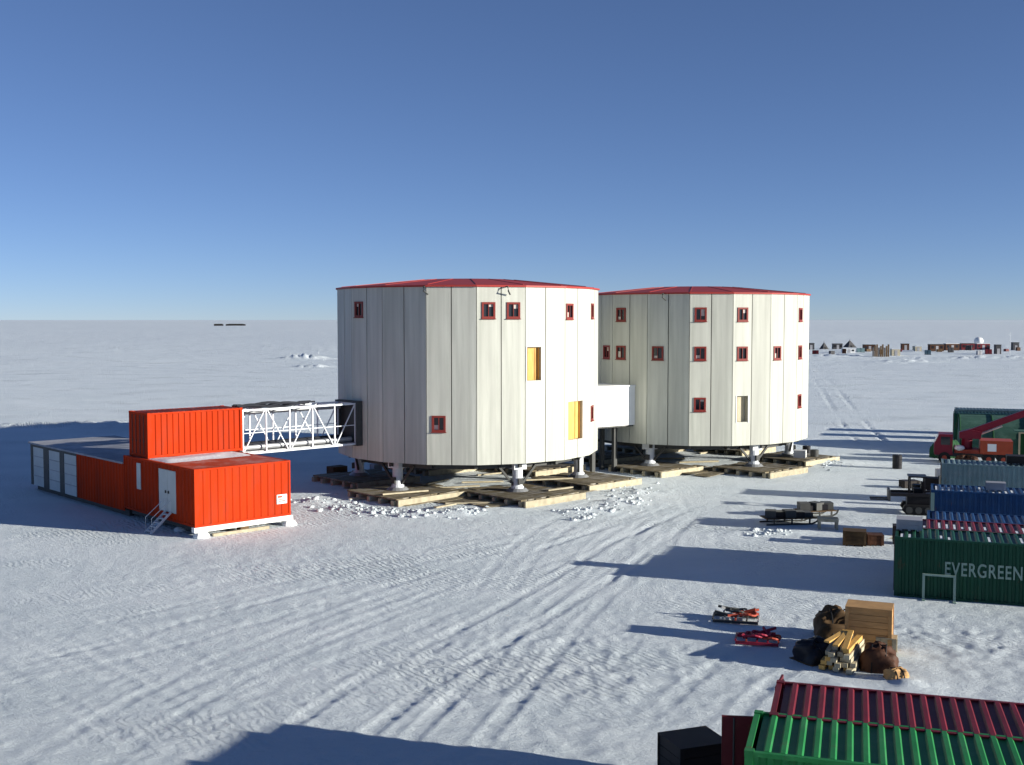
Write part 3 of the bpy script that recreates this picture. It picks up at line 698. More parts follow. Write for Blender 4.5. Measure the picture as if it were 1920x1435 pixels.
# container-like block with doors
def container(t, L, mats, H=2.59, Wd=2.44, doors='x0', open_doors=None, end_mat=None, pitch=.28, z=0.0, roof_mat=None, snow=0):
    m = mats
    for x in (0, L):
        for y in (0, Wd):
            MB().box(x - .16 if x else 0, x if x else .16, y - .16 if y else 0, y if y else .16, z + .12, z + H - .12).build('corner_post', m, t)
            MB().box(x - .18 if x else -.005, x + .005 if x else .18, y - .17 if y else -.005, y + .005 if y else .17, z + H - .118, z + H + .008).build('corner_casting', m, t)
            MB().box(x - .18 if x else -.005, x + .005 if x else .18, y - .17 if y else -.005, y + .005 if y else .17, z, z + .118).build('corner_casting', m, t)
    for y in (0, Wd):
        ya, yb = (.0, .1) if y == 0 else (Wd - .1, Wd)
        MB().box(.185, L - .185, ya, yb, z + .02, z + .16).build('bottom_rail', m, t)
        MB().box(.185, L - .185, ya, yb, z + H - .1, z + H - .01).build('top_rail', m, t)
    for x in (0, L):
        xa, xb = (0, .12) if x == 0 else (L - .12, L)
        MB().box(xa, xb, .175, Wd - .175, z + H - .12, z + H - .012).build('header', m, t)
        MB().box(xa, xb, .175, Wd - .175, z + .02, z + .15).build('door_sill', m, t)
    ribbed(.163, L - .163, z + .162, z + H - .102, .03, pitch, .05).build('side_wall', m, t)
    ribbed(.163, L - .163, z + .162, z + H - .102, Wd - .03, pitch, .05, out=1).build('side_wall', m, t)
    # roof: ribs run across
    n = int(round((L - .4) / .31)); p = (L - .4) / n
    prof = []
    for i in range(n):
        a = .2 + i * p
        prof += [(a, z + H - .05), (a + .45 * p, z + H - .05), (a + .58 * p, z + H - .004), (a + .87 * p, z + H - .004)]
    prof.append((L - .2, z + H - .05))
    rb = MB(); q = len(prof)
    rb.add([(a, .1, h) for a, h in prof] + [(a, Wd - .1, h) for a, h in prof] + [(a, .1, h - .04) for a, h in prof] + [(a, Wd - .1, h - .04) for a, h in prof],
           [(i, i + 1, q + i + 1, q + i) for i in range(q - 1)] + [(2 * q + i, 3 * q + i, 3 * q + i + 1, 2 * q + i + 1) for i in range(q - 1)]
           + [(i, 2 * q + i, 2 * q + i + 1, i + 1) for i in range(q - 1)] + [(q + i, q + i + 1, 3 * q + i + 1, 3 * q + i) for i in range(q - 1)]
           + [(0, q, 3 * q, 2 * q), (q - 1, 3 * q - 1, 4 * q - 1, 2 * q - 1)])
    ro = rb.build('roof', roof_mat or m, t)
    MB().box(.12, L - .12, .11, Wd - .11, z + .03, z + .15).build('floor', 'darkwood', t)
    if snow:
        sb = MB(); r2 = random.Random(snow)
        for i in range(n):                       # snow packed in the valleys of the roof
            if r2.random() < .62:
                a = .2 + i * p; y0 = .1 + r2.uniform(0, .5); y1 = min(2.3, y0 + r2.uniform(.25, 1.5))
                sb.box(a + .05 * p, a + .40 * p, y0, y1, z + H - .051, z + H - .02)
        tag(sb.build('roof_snow', 'snowy', t), kind='stuff')
    # plain end
    e = ribbed(.163, Wd - .163, z + .152, z + H - .122, 0, pitch, .05).build('end_wall', end_mat or m, t); e.location = (L - .02, 0, 0); e.rotation_euler = (0, 0, math.pi / 2)
    # doors at x=0
    hw = (Wd - .33) / 2
    for s, od in zip((0, 1), open_doors or (0, 0)):
        d = MB(); sg = 1 if s == 0 else -1
        ya, yb = (0, hw - .005) if s == 0 else (-hw + .005, 0)
        d.box(0, .05, ya, yb, z + .155, z + H - .125)
        do = d.build('door', end_mat or m, t)
        do.location = (.01, .165 if s == 0 else Wd - .165, 0); do.rotation_euler = (0, 0, od)
        for f in (.3, .75):
            rods = MB(); y = sg * hw * f; rods.cyl((-.03, y, z + .2), (-.03, y, z + H - .16), .02, n=8)
            rods.box(-.045, -.002, y - .03, y + .03, z + .9, z + 1.0)
            rods.build('lock_rod', 'steel_dark', do)
    return t

# upper module on the roof of the orange building
ub_o = C0 + U * .28 + V * 6.1
um = thing('upper_module', 'orange corrugated container standing on top of the orange building', 'container', (ub_o.x, ub_o.y, Z1), UA)
container(um, 6.06, 'orange', 2.6, 2.44, pitch=.36, roof_mat='orange_roof')
# snow skirting in front of it is part of the roof snow

# lattice bridge to the tower
br_o = ub_o + U * 6.12 + V * .22
bw, bz0, bz1, bl = 2.0, 3.42, 6.08, 8.42
bt = thing('lattice_bridge', 'white steel lattice bridge between the orange upper container and the white tower', 'bridge', (br_o.x, br_o.y, 0), UA)
nb = 5; bay = bl / nb
for y in (0, bw):
    for z in (bz0, bz1): MB().beam((0, y, z), (bl, y, z), .11).build('chord', 'galv', bt)
    for i in range(nb + 1):
        if i < nb or True: MB().beam((i * bay + (.07 if i == 0 else 0) - (.07 if i == nb else 0), y, bz0 + .067), (i * bay + (.07 if i == 0 else 0) - (.07 if i == nb else 0), y, bz1 - .067), .085).build('post', 'galv', bt)
    for i in range(nb):
        a, b = (bz1 - .08, bz0 + .08) if (i % 2 == 1) else (bz0 + .08, bz1 - .08)
        if i == nb - 1: a, b = bz0 + .08, bz1 - .08
        MB().beam((i * bay + .12, y + (.0), a), ((i + 1) * bay - .12, y, b), .06).build('diagonal', 'galv', bt)
    MB().beam((.08, y + (.04 if y == 0 else -.04), bz0 + 1.25), (bl - .08, y + (.04 if y == 0 else -.04), bz0 + 1.25), .05).build('handrail', 'galv', bt)
for i in range(nb + 1):
    for z in (bz0, bz1): MB().beam((i * bay, .068, z - .01), (i * bay, bw - .068, z - .01), .09).build('cross_member', 'galv', bt)
for i in range(nb):
    MB().beam((i * bay + .1, .1, bz1), ((i + 1) * bay - .1, bw - .1, bz1), .06).build('roof_brace', 'galv', bt)
for q in range(14):
    MB().box(q * bl / 14 + .01, (q + 1) * bl / 14 - .01, .1, bw - .1, bz0 + .07, bz0 + .11).build('deck_grating', 'steel', bt)
# pipes and cables carried by the bridge
for q, (y, z, r) in enumerate(((.45, bz0 + .3, .16), (.95, bz0 + .3, .18), (1.5, bz0 + .34, .2), (1.72, bz1 - .3, .12))):
    MB().cyl((0.05, y, z), (bl - .1, y, z), r, n=10).build('pipe', 'cable' if q % 3 else 'steel', bt)
rnd = random.Random(3)
for q in range(7):
    pts = [(x, .5 + .18 * q + .1 * math.sin(x * 1.3 + q), bz1 + .13 + .05 * (q % 3) + .09 * math.sin(x * 1.7 + q * 1.9) * (x < 4.6)) for x in np.linspace(.1, 4.8 + .5 * (q % 3), 14)]
    MB().tube(pts, .06, 6).build('cable', 'cable', bt)
# dark weather collar against the tower
cx0, cx1 = bl - .12, bl + .35
MB().box(cx0, cx1, -.25, -.13, bz0 - .12, bz1 + .17).build('collar', 'steel_dark', bt)
MB().box(cx0, cx1, bw + .13, bw + .25, bz0 - .12, bz1 + .17).build('collar', 'steel_dark', bt)
MB().box(cx0, cx1, -.128, bw + .128, bz1 + .08, bz1 + .17).build('collar', 'steel_dark', bt)
MB().box(cx0, cx1, -.128, bw + .128, bz0 - .12, bz0 - .07).build('collar', 'steel_dark', bt)
MB().box(cx1 - .06, cx1 - .01, -.125, bw + .125, bz0 - .085, bz1 + .135).build('end_door', 'steel_dark', bt)

# ------------------------------------------------------------------ freight containers
g1 = at(1676, 1118)
c1 = thing('freight_container', 'long dark green shipping container with pale lettering on its side', 'container', (g1.x, g1.y, -.06), WA, 'shipping containers')
container(c1, 12.19, 'c_green', snow=4)
txt = bpy.data.curves.new('lettering', 'FONT'); txt.body = 'EVERGREEN'; txt.size = 0.78; txt.extrude = 0.004; txt.space_character = 1.12; txt.offset = 0.012
to = bpy.data.objects.new('lettering_curve', txt); col.objects.link(to)
dg = bpy.context.evaluated_depsgraph_get(); tm = bpy.data.meshes.new_from_object(to.evaluated_get(dg)); bpy.data.objects.remove(to)
tm.materials.clear(); tm.materials.append(M['letter'])
lo = bpy.data.objects.new('lettering', tm); col.objects.link(lo); lo.parent = c1
lo.rotation_euler = (R(90), 0, 0); lo.location = (1.95, .018, 1.12); lo.scale = (0.66, 1, 1)
rb = thing('steel_rack', 'pale green open metal frame standing against the dark green lettered container', 'frame', at(1760, 1127) , WA)
for x in (-.6, .6): MB().box(x - .05, x + .05, -.05, .05, -.03, 1.1).build('post', 'pale_green', rb)
MB().box(-.55, .55, -.04, .04, 1.02, 1.095).build('top_bar', 'pale_green', rb)
for x in (-.6, .6): MB().box(x - .06, x + .06, -.3, -.05, -.03, .04).build('foot', 'pale_green', rb)

p = g1 + N * (2.44 + .03) + W * .9
c2 = thing('freight_container', 'long maroon shipping container right behind the dark green lettered one', 'container', (p.x, p.y, -.06), WA, 'shipping containers')
container(c2, 12.19, 'c_red', end_mat='c_grey', snow=9)
bx = at(1720, 1000, 2.6)
crate('roof_crate', 'low pale grey box standing on the roof of the dark green lettered container', g1 + N * 1.9 + W * .55, 1.0, .9, .45, WA, 'c_grey', z=2.54, cat='box')
p = at(1746, 919, 2.59)
c3 = thing('freight_container', 'blue shipping container with a pale corner post and snow along its roof', 'container', (p.x, p.y, 0), WA, 'shipping containers')
container(c3, 12.19, 'c_blue', snow=11)
MB().box(-.012, .17, -.03, -.008, .15, 2.45).build('corner_cover', 'pale_green', c3)
p = g1 + N * 2 * (2.44 + .03) + W * 1.3
c9 = thing('freight_container', 'faded blue shipping container between the long maroon and the snow-roofed blue one', 'container', (p.x, p.y, -.06), WA, 'shipping containers')
container(c9, 12.19, 'c_blue', snow=0)
p = at(1766, 869, 2.59)
c4 = thing('freight_container', 'teal grey shipping container behind the blue one', 'container', (p.x, p.y, 0), WA, 'shipping containers')
container(c4, 12.19, 'c_teal', end_mat='c_grey', roof_mat='c_teal')
# near pair at the lower right
p = at(1443, 1340, 3.02)
c5 = thing('freight_container', 'short maroon shipping container with both end doors swung open', 'container', (p.x, p.y, .43), R(-17), 'shipping containers')
container(c5, 6.06, 'c_red', open_doors=(R(100), R(-185)))
p = at(1396, 1408, 3.02)
c6 = thing('freight_container', 'short bright green shipping container beside the open maroon one', 'container', (p.x, p.y, .43), R(-17), 'shipping containers')
container(c6, 6.06, 'c_green2', snow=0)
for cc, nm in ((c5, 'maroon'), (c6, 'green')):  # timbers added to lift the pair so its cast shadow reaches further
    for q, f in enumerate((.3, 5.76)):
        pp = cc.location + W * f + N * 1.22
        o = MB().box(-.15, .15, -1.3, 1.3, -.1, .428).build('riser', 'darkwood', None, (pp.x, pp.y, 0), WA)
        tag(o, 'added dark timber sleeper under the %s end of the short %s container' % (('door', 'plain')[q], nm), 'riser')
crate('dark_box', 'dark brown box in the shade beside the open maroon container door', at(1300, 1385, 1.3) , 1.3, 1.1, 1.3, R(20), 'c_dark', cat='box')

# ------------------------------------------------------------------ timber and crates in front
cA = crate('plywood_crate', 'big tan plywood crate, the tallest beside the timber stack', at(1632, 1128, 1.62) - N * .55, 1.5, 1.0, 1.6, R(-22), 'crate')
crate('plywood_crate', 'small cream crate in front of the big tan crate', at(1662, 1228), .62, .5, .62, R(-22), 'wood_new')
# timber stack
ts = at(1578, 1245)
tsk = thing('timber_stack', 'stack of yellow sawn timber beside the big tan crate', 'timber', (ts.x, ts.y, 0), R(62))
rnd = random.Random(12)
for lv in range(5):
    for q in range(5 - lv // 2):
        y = -.55 + q * .23 + lv * .05 + rnd.uniform(-.02, .02); l = 1.0 + rnd.uniform(-.15, .25)
        o = MB().box(-l, l, -.095, .095, -.07, .07).build('timber', 'wood_new' if rnd.random() < .7 else 'ply', tsk)
        o.location = (rnd.uniform(-.1, .1), y, .12 + lv * .155); o.rotation_euler = (0, 0, R(rnd.uniform(-4, 4)))
for q in range(3):
    o = MB().box(-.95, .95, -.09, .09, -.03, .03).build('timber', 'ply', tsk)
    o.location = (-.05 + .1 * q, -.2 + .21 * q, .86 + .01 * q); o.rotation_euler = (R(3 * q - 3), R(-4 + 3 * q), R(5 - 6 * q))
# black lump standing in for the crate's shade, and the covered bundles
def lump(name, label, cat, p, rx, ry, h, m, seed, rz=0, z=-.04):
    n1, n2 = 40, 16; mb = MB(); vs = []; fs = []
    for j in range(n2 + 1):
        f = math.pi / 2 * j / n2
        for i in range(n1):
            a = 2 * math.pi * i / n1
            sq = lambda c: math.copysign(abs(c) ** .6, c)
            k = 1 + .16 * float(vn(np.array([math.cos(a) * 1.7 + seed]), np.array([math.sin(a) * 1.7 + f * 2]), seed)[0])
            k += .07 * float(vn(np.array([math.cos(a) * 5 + seed]), np.array([math.sin(a) * 5 + f * 6]), seed + 50)[0])
            vs.append((rx * sq(math.cos(a)) * sq(math.cos(f)) * k, ry * sq(math.sin(a)) * sq(math.cos(f)) * k, h * sq(math.sin(f)) * k))
    for j in range(n2):
        for i in range(n1): fs.append((j * n1 + i, j * n1 + (i + 1) % n1, (j + 1) * n1 + (i + 1) % n1, (j + 1) * n1 + i))
    mb.add(vs, fs)
    t = thing(name, label, cat, (p.x, p.y, z), rz)
    mb.build('cover', m, t, smooth=True)
    for x in (-.35, .35):
        pts = [(x * rx, ry * 1.08 * math.cos(a), h * 1.06 * max(0, math.sin(a)) ** .6) for a in np.linspace(0, math.pi, 12)]
        MB().tube(pts, .025, 6).build('strap', 'black', t)
    MB().box(-rx * .95, rx * .95, -ry * .9, ry * .9, 0, .1).build('pallet', 'darkwood', t)
    return t
lump('bundle_or_shade_lump', 'dark red brown tarpaulin bundle lying in front of the timber stack', 'bundle', at(1648, 1255), .62, .5, .82, 'brown', 3, R(-20))
lump('bundle_or_shade_lump', 'small brown covered bundle at the foot of the dark red brown one', 'bundle', at(1680, 1275), .34, .3, .4, 'crate', 8, R(10))
lump('bundle_or_shade_lump', 'low black lump standing in for the shade beside the timber stack', 'bundle', at(1530, 1238), .75, .6, .7, 'blackpaint', 5, R(30))  # black solid in place of the shade left of the pile
lump('bundle_or_shade_lump', 'dark olive covered bundle between the big tan crate and the timber stack', 'bundle', at(1570, 1195), .8, .6, 1.0, 'darkwood', 6, R(-5))

# two tangles of scrap on the snow
def scrap(name, label, p, mats, seed, L=1.5):
    rnd = random.Random(seed); t = thing(name, label, 'scrap', (p.x, p.y, .02), R(-15))
    MB().box(-L / 2, L / 2, -.5, -.42, 0.02, .12).build('runner', mats[0], t); MB().box(-L / 2, L / 2, .42, .5, .02, .12).build('runner', mats[0], t)
    for q in range(5): MB().beam((-L / 2 + q * L / 4, -.46, .15), (-L / 2 + q * L / 4, .46, .15), .06).build('cross_bar', mats[q % len(mats)], t)
    for q in range(9):
        a = (rnd.uniform(-L / 2, L / 2), rnd.uniform(-.4, .4), rnd.uniform(.2, .3)); b = (rnd.uniform(-L / 2, L / 2), rnd.uniform(-.4, .4), rnd.uniform(.22, .55))
        MB().beam(a, b, .06, .09).build('bar', mats[q % len(mats)], t)
    for q in range(3):
        c = Vector((rnd.uniform(-L / 3, L / 3), rnd.uniform(-.25, .25), .26 + .05 * q))
        MB().tube([c + Vector((.32 * math.cos(a), .28 * math.sin(a), .03 * math.sin(3 * a))) for a in np.linspace(0, 2 * math.pi, 18)], .04, 6).build('hoop', mats[(q + 1) % len(mats)], t)
scrap('sled_scrap', 'dark tangle of bars and hoops on a sled, lying on the snow', at(1380, 1165), ['steel_dark', 'steel', 'orange_red'], 2, 1.7)
scrap('sled_scrap', 'red tangle of bars and hoops on a sled, lying in the crate shadow', at(1420, 1205), ['redscrap', 'orange_red', 'redscrap'], 4, 1.5)

# ------------------------------------------------------------------ materials heap beside the green container
def frame_table(name, label, p, w, d, h, rz, m):
    t = thing(name, label, 'trestle', (p.x, p.y, 0), rz)
    for q in range(4): MB().box(-w / 2, w / 2, -d / 2 + q * d / 4 + .01, -d / 2 + (q + 1) * d / 4 - .01, h - .16, h).build('board', m, t)
    for x in (-.42, .42):
        for y in (-.4, .4): MB().box(x * w - .07, x * w + .07, y * d - .07, y * d + .07, -.05, h - .165).build('leg', m, t)
frame_table('trestle', 'pale cream timber trestle beside the dark sled heap', at(1552, 992), 1.1, .9, .62, R(-12), 'wood_new')
def sled(name, label, p, L, rz, m):
    t = thing(name, label, 'sled', (p.x, p.y, 0), rz)
    for y in (-.55, .55):
        MB().tube([(-L / 2, y, .06), (L / 2 - .3, y, .06), (L / 2, y, .2), (L / 2 + .12, y, .42)], .05, 6).build('runner', 'steel_dark', t)
        for x in (-.35, 0, .35): MB().box(x * L - .04, x * L + .04, y - .04, y + .04, .1, .35).build('post', 'steel_dark', t)
    for q in range(7): MB().box(-L / 2 + q * L / 7 + .01, -L / 2 + (q + 1) * L / 7 - .01, -.62, .62, .352, .40).build('plank', m, t)
    r2 = random.Random(int(L * 100))
    for q in range(5):
        x = -L * .36 + q * L * .18
        o = MB().box(-.3, .3, -.35, .35, 0, r2.uniform(.2, .55)).build('load', 'blackpaint' if q % 2 else 'steel_dark', t); o.location = (x, r2.uniform(-.15, .15), .402); o.rotation_euler = (0, 0, r2.uniform(-.4, .4))
    return t
sled('cargo_sled', 'long low black cargo sled loaded with dark boxes', at(1478, 982), 3.0, R(8), 'darkwood')
sled('cargo_sled', 'shorter black cargo sled behind the cream trestle', at(1528, 968), 2.2, R(14), 'darkwood')
crate('dark_crate', 'dark olive crate beside the brown crate near the green container', at(1602, 1022), 1.1, .9, .75, R(-17), 'darkwood')
crate('brown_crate', 'small brown crate next to the dark olive crate', at(1640, 1022), .75, .7, .55, R(-10), 'brown')
crate('dark_crate', 'dark crate with a tan lid against the end of the green container', at(1688, 1020) , .7, .7, .95, R(-17), 'c_dark')
pk = thing('plank_pile', 'low pile of pinkish planks between the brown crate and the dark crate', 'planks', at(1662, 1010), R(-14))
for q in range(5): MB().box(-.8, .8, -.4 + q * .16, -.26 + q * .16, .01, .1 + .01 * (q % 2)).build('plank', 'ply_pale', pk)

# dark machines left of the blue container
def tracked_machine(p, rz):
    t = thing('tracked_loader', 'small black tracked loader with raised forks beside the blue container', 'loader', (p.x, p.y, 0), rz)
    for y in (-.75, .75):
        tr = MB().prism([(-1.2, .28), (-.95, .02), (.95, .02), (1.2, .28), (1.05, .58), (-1.05, .58)], y - .2, y + .2).build('track', 'black', t)
        for x in (-.8, -.27, .27, .8): MB().cyl((x, y - .22, .3), (x, y + .22, .3), .2, n=12).build('wheel', 'steel_dark', tr)
    MB().prism([(-1.2, .5), (.9, .5), (.9, 1.05), (-.1, 1.2), (-1.2, 1.25)], -.54, .54).build('body', 'blackpaint', t)
    cb = MB()
    for x in (-.1, .75):
        for y in (-.5, .5): cb.box(x - .04, x + .04, y - .04, y + .04, 1.12, 2.2)
    cb.box(-.2, .85, -.58, .58, 2.2, 2.28)
    cb.build('cab_frame', 'blackpaint', t)
    MB().box(0, .5, -.3, .3, 1.12, 1.5).build('seat', 'black', t)
    MB().box(0, .1, -.3, .3, 1.5, 1.9).build('seat_back', 'black', t)
    MB().cyl((-.9, .35, 1.25), (-.9, .35, 2.35), .06, n=8).build('exhaust', 'steel_dark', t)
    for y in (-.62, .62): MB().beam((-.9, y, 1.2), (1.9, y, 1.15), .12, .2).build('lift_arm', 'blackpaint', t)
    MB().box(1.85, 1.98, -.7, .7, .75, 1.4).build('carriage', 'steel_dark', t)
    for y in (-.35, .35): MB().box(1.98, 3.0, y - .07, y + .07, .75, .83).build('fork', 'steel_dark', t)
    return t
tracked_machine(at(1722, 962) + W * .2, R(165))
def drum(p, label, m='blackpaint', h=.9, r=.3, name='drum', grp=None):
    t = thing(name, label, 'drum', (p.x, p.y, 0), random.uniform(0, 3), grp)
    MB().lathe([(r, 0), (r, h * .32), (r + .015, h * .335), (r, h * .35), (r, h * .65), (r + .015, h * .665), (r, h * .68), (r, h - .02), (r - .03, h - .005), (r - .03, h - .02)], 18).build('barrel', m, t, smooth=False)
    MB().cyl((r * .5, 0, h - .02), (r * .5, 0, h + .02), .035, n=8).build('bung', 'steel', t)
drum(at(1682, 879), 'single black drum standing alone on the snow beyond the teal grey container', h=1.1, r=.36)
drum(at(1738, 950), 'black drum beside the tracked loader', h=1.0, r=.32)
drum(at(1527, 866), 'dark drum beside the cream tower, next to the pale box', 'steel_dark', 1.0, .33)
drum(at(1512, 858), 'dark drum beside the cream tower, behind the pale box', 'blackpaint', 1.0, .33)
crate('pale_box', 'pinkish white box beside the leg of the cream tower', at(1500, 868), .9, .8, 1.0, R(-20), 'white', cat='box')

crate('dark_crate', 'dark upright crate next to the tracked loader', at(1748, 940), .9, .8, 1.5, R(-30), 'c_dark')
crate('dark_crate', 'low dark crate lying by the forks of the tracked loader', at(1705, 915), 1.1, .7, .5, R(12), 'c_dark')
drum(at(1762, 905), 'grey drum between the loader and the teal grey container', 'c_grey', 1.0, .33)
drum(at(1718, 935), 'black drum in front of the forks of the tracked loader', 'blackpaint', .95, .31)
crate('dark_crate', 'flat dark crate on the roof of the teal grey container', c4.location + W * 4.6 + N * 1.2, 1.6, 1.0, .5, WA, 'c_dark', z=2.6)
crate('pale_box', 'pale grey chest on the roof of the blue container with snow', c3.location + W * 3.2 + N * 1.0, .9, .6, .4, WA, 'c_grey', z=2.6, cat='box')
lump('bundle_or_shade_lump', 'dark green tarpaulin bundle beside the crane truck cab', 'bundle', at(1772, 858), 1.1, .9, 1.5, 'tent_dark', 15, R(10))
lump('bundle_or_shade_lump', 'brown tarpaulin bundle in front of the crane truck', 'bundle', at(1812, 873), .9, .6, .8, 'brown', 17, R(-20))
# ------------------------------------------------------------------ crane vehicle, tent
cv_p = at(1822, 868)
cv = thing('crane_truck', 'red and orange crane truck with a long red boom by the green tent', 'truck', (cv_p.x, cv_p.y, 0), WA)
MB().box(-2.8, 3.0, -.9, .9, .55, .85).build('chassis', 'steel_dark', cv)
MB().prism([(-2.9, .7), (-1.5, .7), (-1.5, 2.35), (-2.55, 2.35), (-2.9, 1.55)], -1.1, 1.1).build('cab', 'crane_red', cv)
MB().prism([(-2.86, 1.62), (-2.58, 2.22), (-2.60, 2.24), (-2.88, 1.64)], -.95, .95).build('windscreen', 'glass', cv)
for y in (-1.115, 1.105): MB().box(-2.4, -1.7, y, y + .012, 1.5, 2.15).build('side_window', 'glass', cv)
MB().lathe([(.1, 1.0), (.34, 1.1), (.44, 1.25), (.34, 1.42), (.05, 1.5)], 12, (-1.0, -.75)).build('tank', 'white', cv)
MB().box(-1.35, .5, -1.0, 1.0, .86, 1.15).build('deck', 'orange_red', cv)
MB().box(.55, 2.95, -1.15, 1.15, .86, 1.95).build('box_body', 'crane_orange', cv)
MB().box(1.1, 1.75, -1.165, -1.152, 1.1, 1.7).build('hatch', 'white', cv)
MB().cyl((-.4, 0, 1.15), (-.4, 0, 2.1), .42, n=14).build('slewing_column', 'crane_red', cv)
MB().prism([(-1.0, 2.0), (.6, 2.0), (.7, 2.55), (-.2, 2.75), (-1.0, 2.5)], -.45, .45).build('turret', 'crane_red', cv)
MB().beam((-.1, 0, 2.5), (4.3, 0, 4.35), .42, .5).build('boom', 'crane_red', cv)
MB().beam((4.3, 0, 4.35), (6.6, 0, 5.32), .30, .36).build('boom_extension', 'crane_red', cv)
MB().cyl((.4, 0, 2.3), (2.2, 0, 3.1), .11, n=10).build('boom_ram', 'steel', cv)
wp0 = None
for x in (-2.1, 1.2, 2.3):
    for y in (-.98, .98):
        w_ = MB().cyl((x, y - .16, .45), (x, y + .16, .45), .47, n=20).build('wheel', 'black', cv)
        MB().cyl((x, y - .17, .45), (x, y + .17, .45), .2, n=14).build('hub', 'orange_red', w_)
# tent behind it
def arch_tent(name, label, p, L, wd, h, rz, m, mend):
    t = thing(name, label, 'tent', (p.x, p.y, -.05), rz)
    n = 16; prof = [(wd / 2 * math.cos(math.pi * i / n), h * math.sin(math.pi * i / n) ** .8) for i in range(n + 1)]
    prof = [(wd / 2 - y if False else y + wd / 2, z) for y, z in prof]
    seg = 6
    for q in range(seg):
        MB().prism(prof, q * L / seg + .03, (q + 1) * L / seg - .03, axis='x').build('canvas_bay', m, t)
    for q in range(seg + 1):
        MB().tube([(q * L / seg, (y - wd / 2) * 1.012 + wd / 2, z * 1.012) for y, z in prof], .06, 6).build('rib', mend, t)
    return t
tp = atd(1800, 97.0)
tent = arch_tent('arched_tent', 'long green arched canvas tent behind the crane truck', tp, 16, 9.0, 3.1, WA, 'tent', 'tent_dark')
# porch with beige frame on the tent's long side
for x in (4.6, 6.8):
    MB().box(x - .07, x + .07, -1.25, -1.11, 0, 2.2).build('porch_post', 'beige', tent)
MB().box(4.67, 6.73, -1.24, -1.12, 2.06, 2.19).build('porch_beam', 'beige', tent)
MB().box(4.2, 8.2, -1.3, .3, 2.2, 2.28).build('porch_roof', 'tent', tent)
MB().box(4.7, 6.7, -.3, -.2, 0, 2.19).build('porch_flap', 'tent_dark', tent)
p = atd(1788, 108)
c7 = thing('freight_container', 'dark green shipping container standing behind the green arched tent', 'container', (p.x, p.y, 0), WA, 'shipping containers')
container(c7, 12.19, 'c_green', H=2.59)
p = atd(1790, 113)
c8 = thing('freight_container', 'grey shipping container behind the dark green one beyond the tent', 'container', (p.x, p.y, 0), WA, 'shipping containers')
container(c8, 12.19, 'c_teal', H=2.6)

# ------------------------------------------------------------------ far camp
def hut(px, py, w, h, d, label, m, roof='gable', cat='hut', rz=None, name='camp_hut', z=None):
    p = at(px, py); z = gz(p) - .15
    t = thing(name, label, cat, (p.x, p.y, z), WA * .3 if rz is None else rz)
    MB().box(-w / 2, w / 2, 0, d, 0, h).build('wall', m, t)
    if roof == 'gable': MB().prism([(-w / 2 - .15, h + .003), (w / 2 + .15, h + .003), (0, h + .8)], -.15, d + .15).build('roof', 'steel_dark', t)
    else: MB().box(-w / 2 - .1, w / 2 + .1, -.1, d + .1, h + .003, h + .16).build('roof', 'steel_dark' if roof == 'dark' else 'snowy', t)
    MB().box(-.45, .45, -.05, -.004, .1, min(2.0, h * .85)).build('door', 'c_grey', t)
    for x in (-.32, .32):
        if w > 3: MB().box(x * w - .4, x * w + .4, -.05, -.004, h * .45, h * .8).build('window', 'glass', t)
    return t
def pyramid_tent(px, py, w, h, label, m):
    p = at(px, py); t = thing('pyramid_tent', label, 'tent', (p.x, p.y, gz(p) - .1), R(20))
    MB().add([(-w / 2, -w / 2, 0), (w / 2, -w / 2, 0), (w / 2, w / 2, 0), (-w / 2, w / 2, 0), (0, 0, h)], [(0, 1, 4), (1, 2, 4), (2, 3, 4), (3, 0, 4), (3, 2, 1, 0)]).build('canvas', m, t)
    MB().cyl((0, 0, h - .1), (0, 0, h + .4), .05, n=6).build('pole', 'steel_dark', t)
    MB().box(-w * .12, w * .12, -w / 2 - .02, -w / 2 + .05, 0, h * .35).build('flap', 'black', t)
hut(1521, 656, 2.4, 2.6, 3, 'far dark hut closest to the cream tower', 'camp_dark', 'dark')
pyramid_tent(1545, 655, 2.8, 2.9, 'far dark pyramid tent beside the dark hut', 'camp_dark')
hut(1571, 655, 3.6, 2.2, 3, 'far low dark hut next to the pyramid tents', 'camp_dark', 'dark')
pyramid_tent(1593, 652, 4.2, 3.2, 'larger far dark pyramid tent above the white hut', 'camp_dark')
hut(1592, 662, 4.2, 1.6, 3, 'far low white hut in front of the larger pyramid tent', 'white', 'snow')
hut(1631, 659, 4.2, 2.4, 3, 'far brown hut left of the slatted dark wall', 'brown', 'dark')
fw = at(1651, 669); fz = gz(fw) - .1
fe = thing('board_fence', 'far dark board screen between the brown hut and the white heaps', 'screen', (fw.x, fw.y, fz), 0)
for q in range(9): MB().box(-2.6 + q * .6, -2.1 + q * .6, -.06, .06, 0, 3.0 + .5 * ((q * 7) % 3)).build('board', 'darkwood' if q % 3 else 'camp_dark', fe)
hut(1680, 668, 2.6, 2.2, 2.5, 'far pale hut right of the dark board screen', 'ply_pale', 'snow')
hut(1698, 658, 2.6, 2.4, 2.5, 'far small brown hut behind the pale hut', 'brown', 'dark')
hut(1722, 660, 2.2, 1.8, 2.5, 'far small cream hut beside the long brown row', 'ply_pale', 'snow')
for q in range(4):
    hut(1757 + q * 29, 660 - q * 1.2, 5.0, 2.5, 2.5, ['far brown container cabin at the start of the long dark row', 'far brown container cabin, second in the long dark row', 'far maroon container cabin, third in the long dark row', 'far maroon container cabin ending the long dark row by the dome'][q], 'brown' if q < 2 else 'c_red', 'snow' if q % 2 else 'dark', 'cabin', 0, 'container_cabin')
dp = at(1846, 653); dz = gz(dp)
dm = thing('radome', 'far small white dome above the long dark row of cabins', 'dome', (dp.x, dp.y + 6, dz - .1), 0)
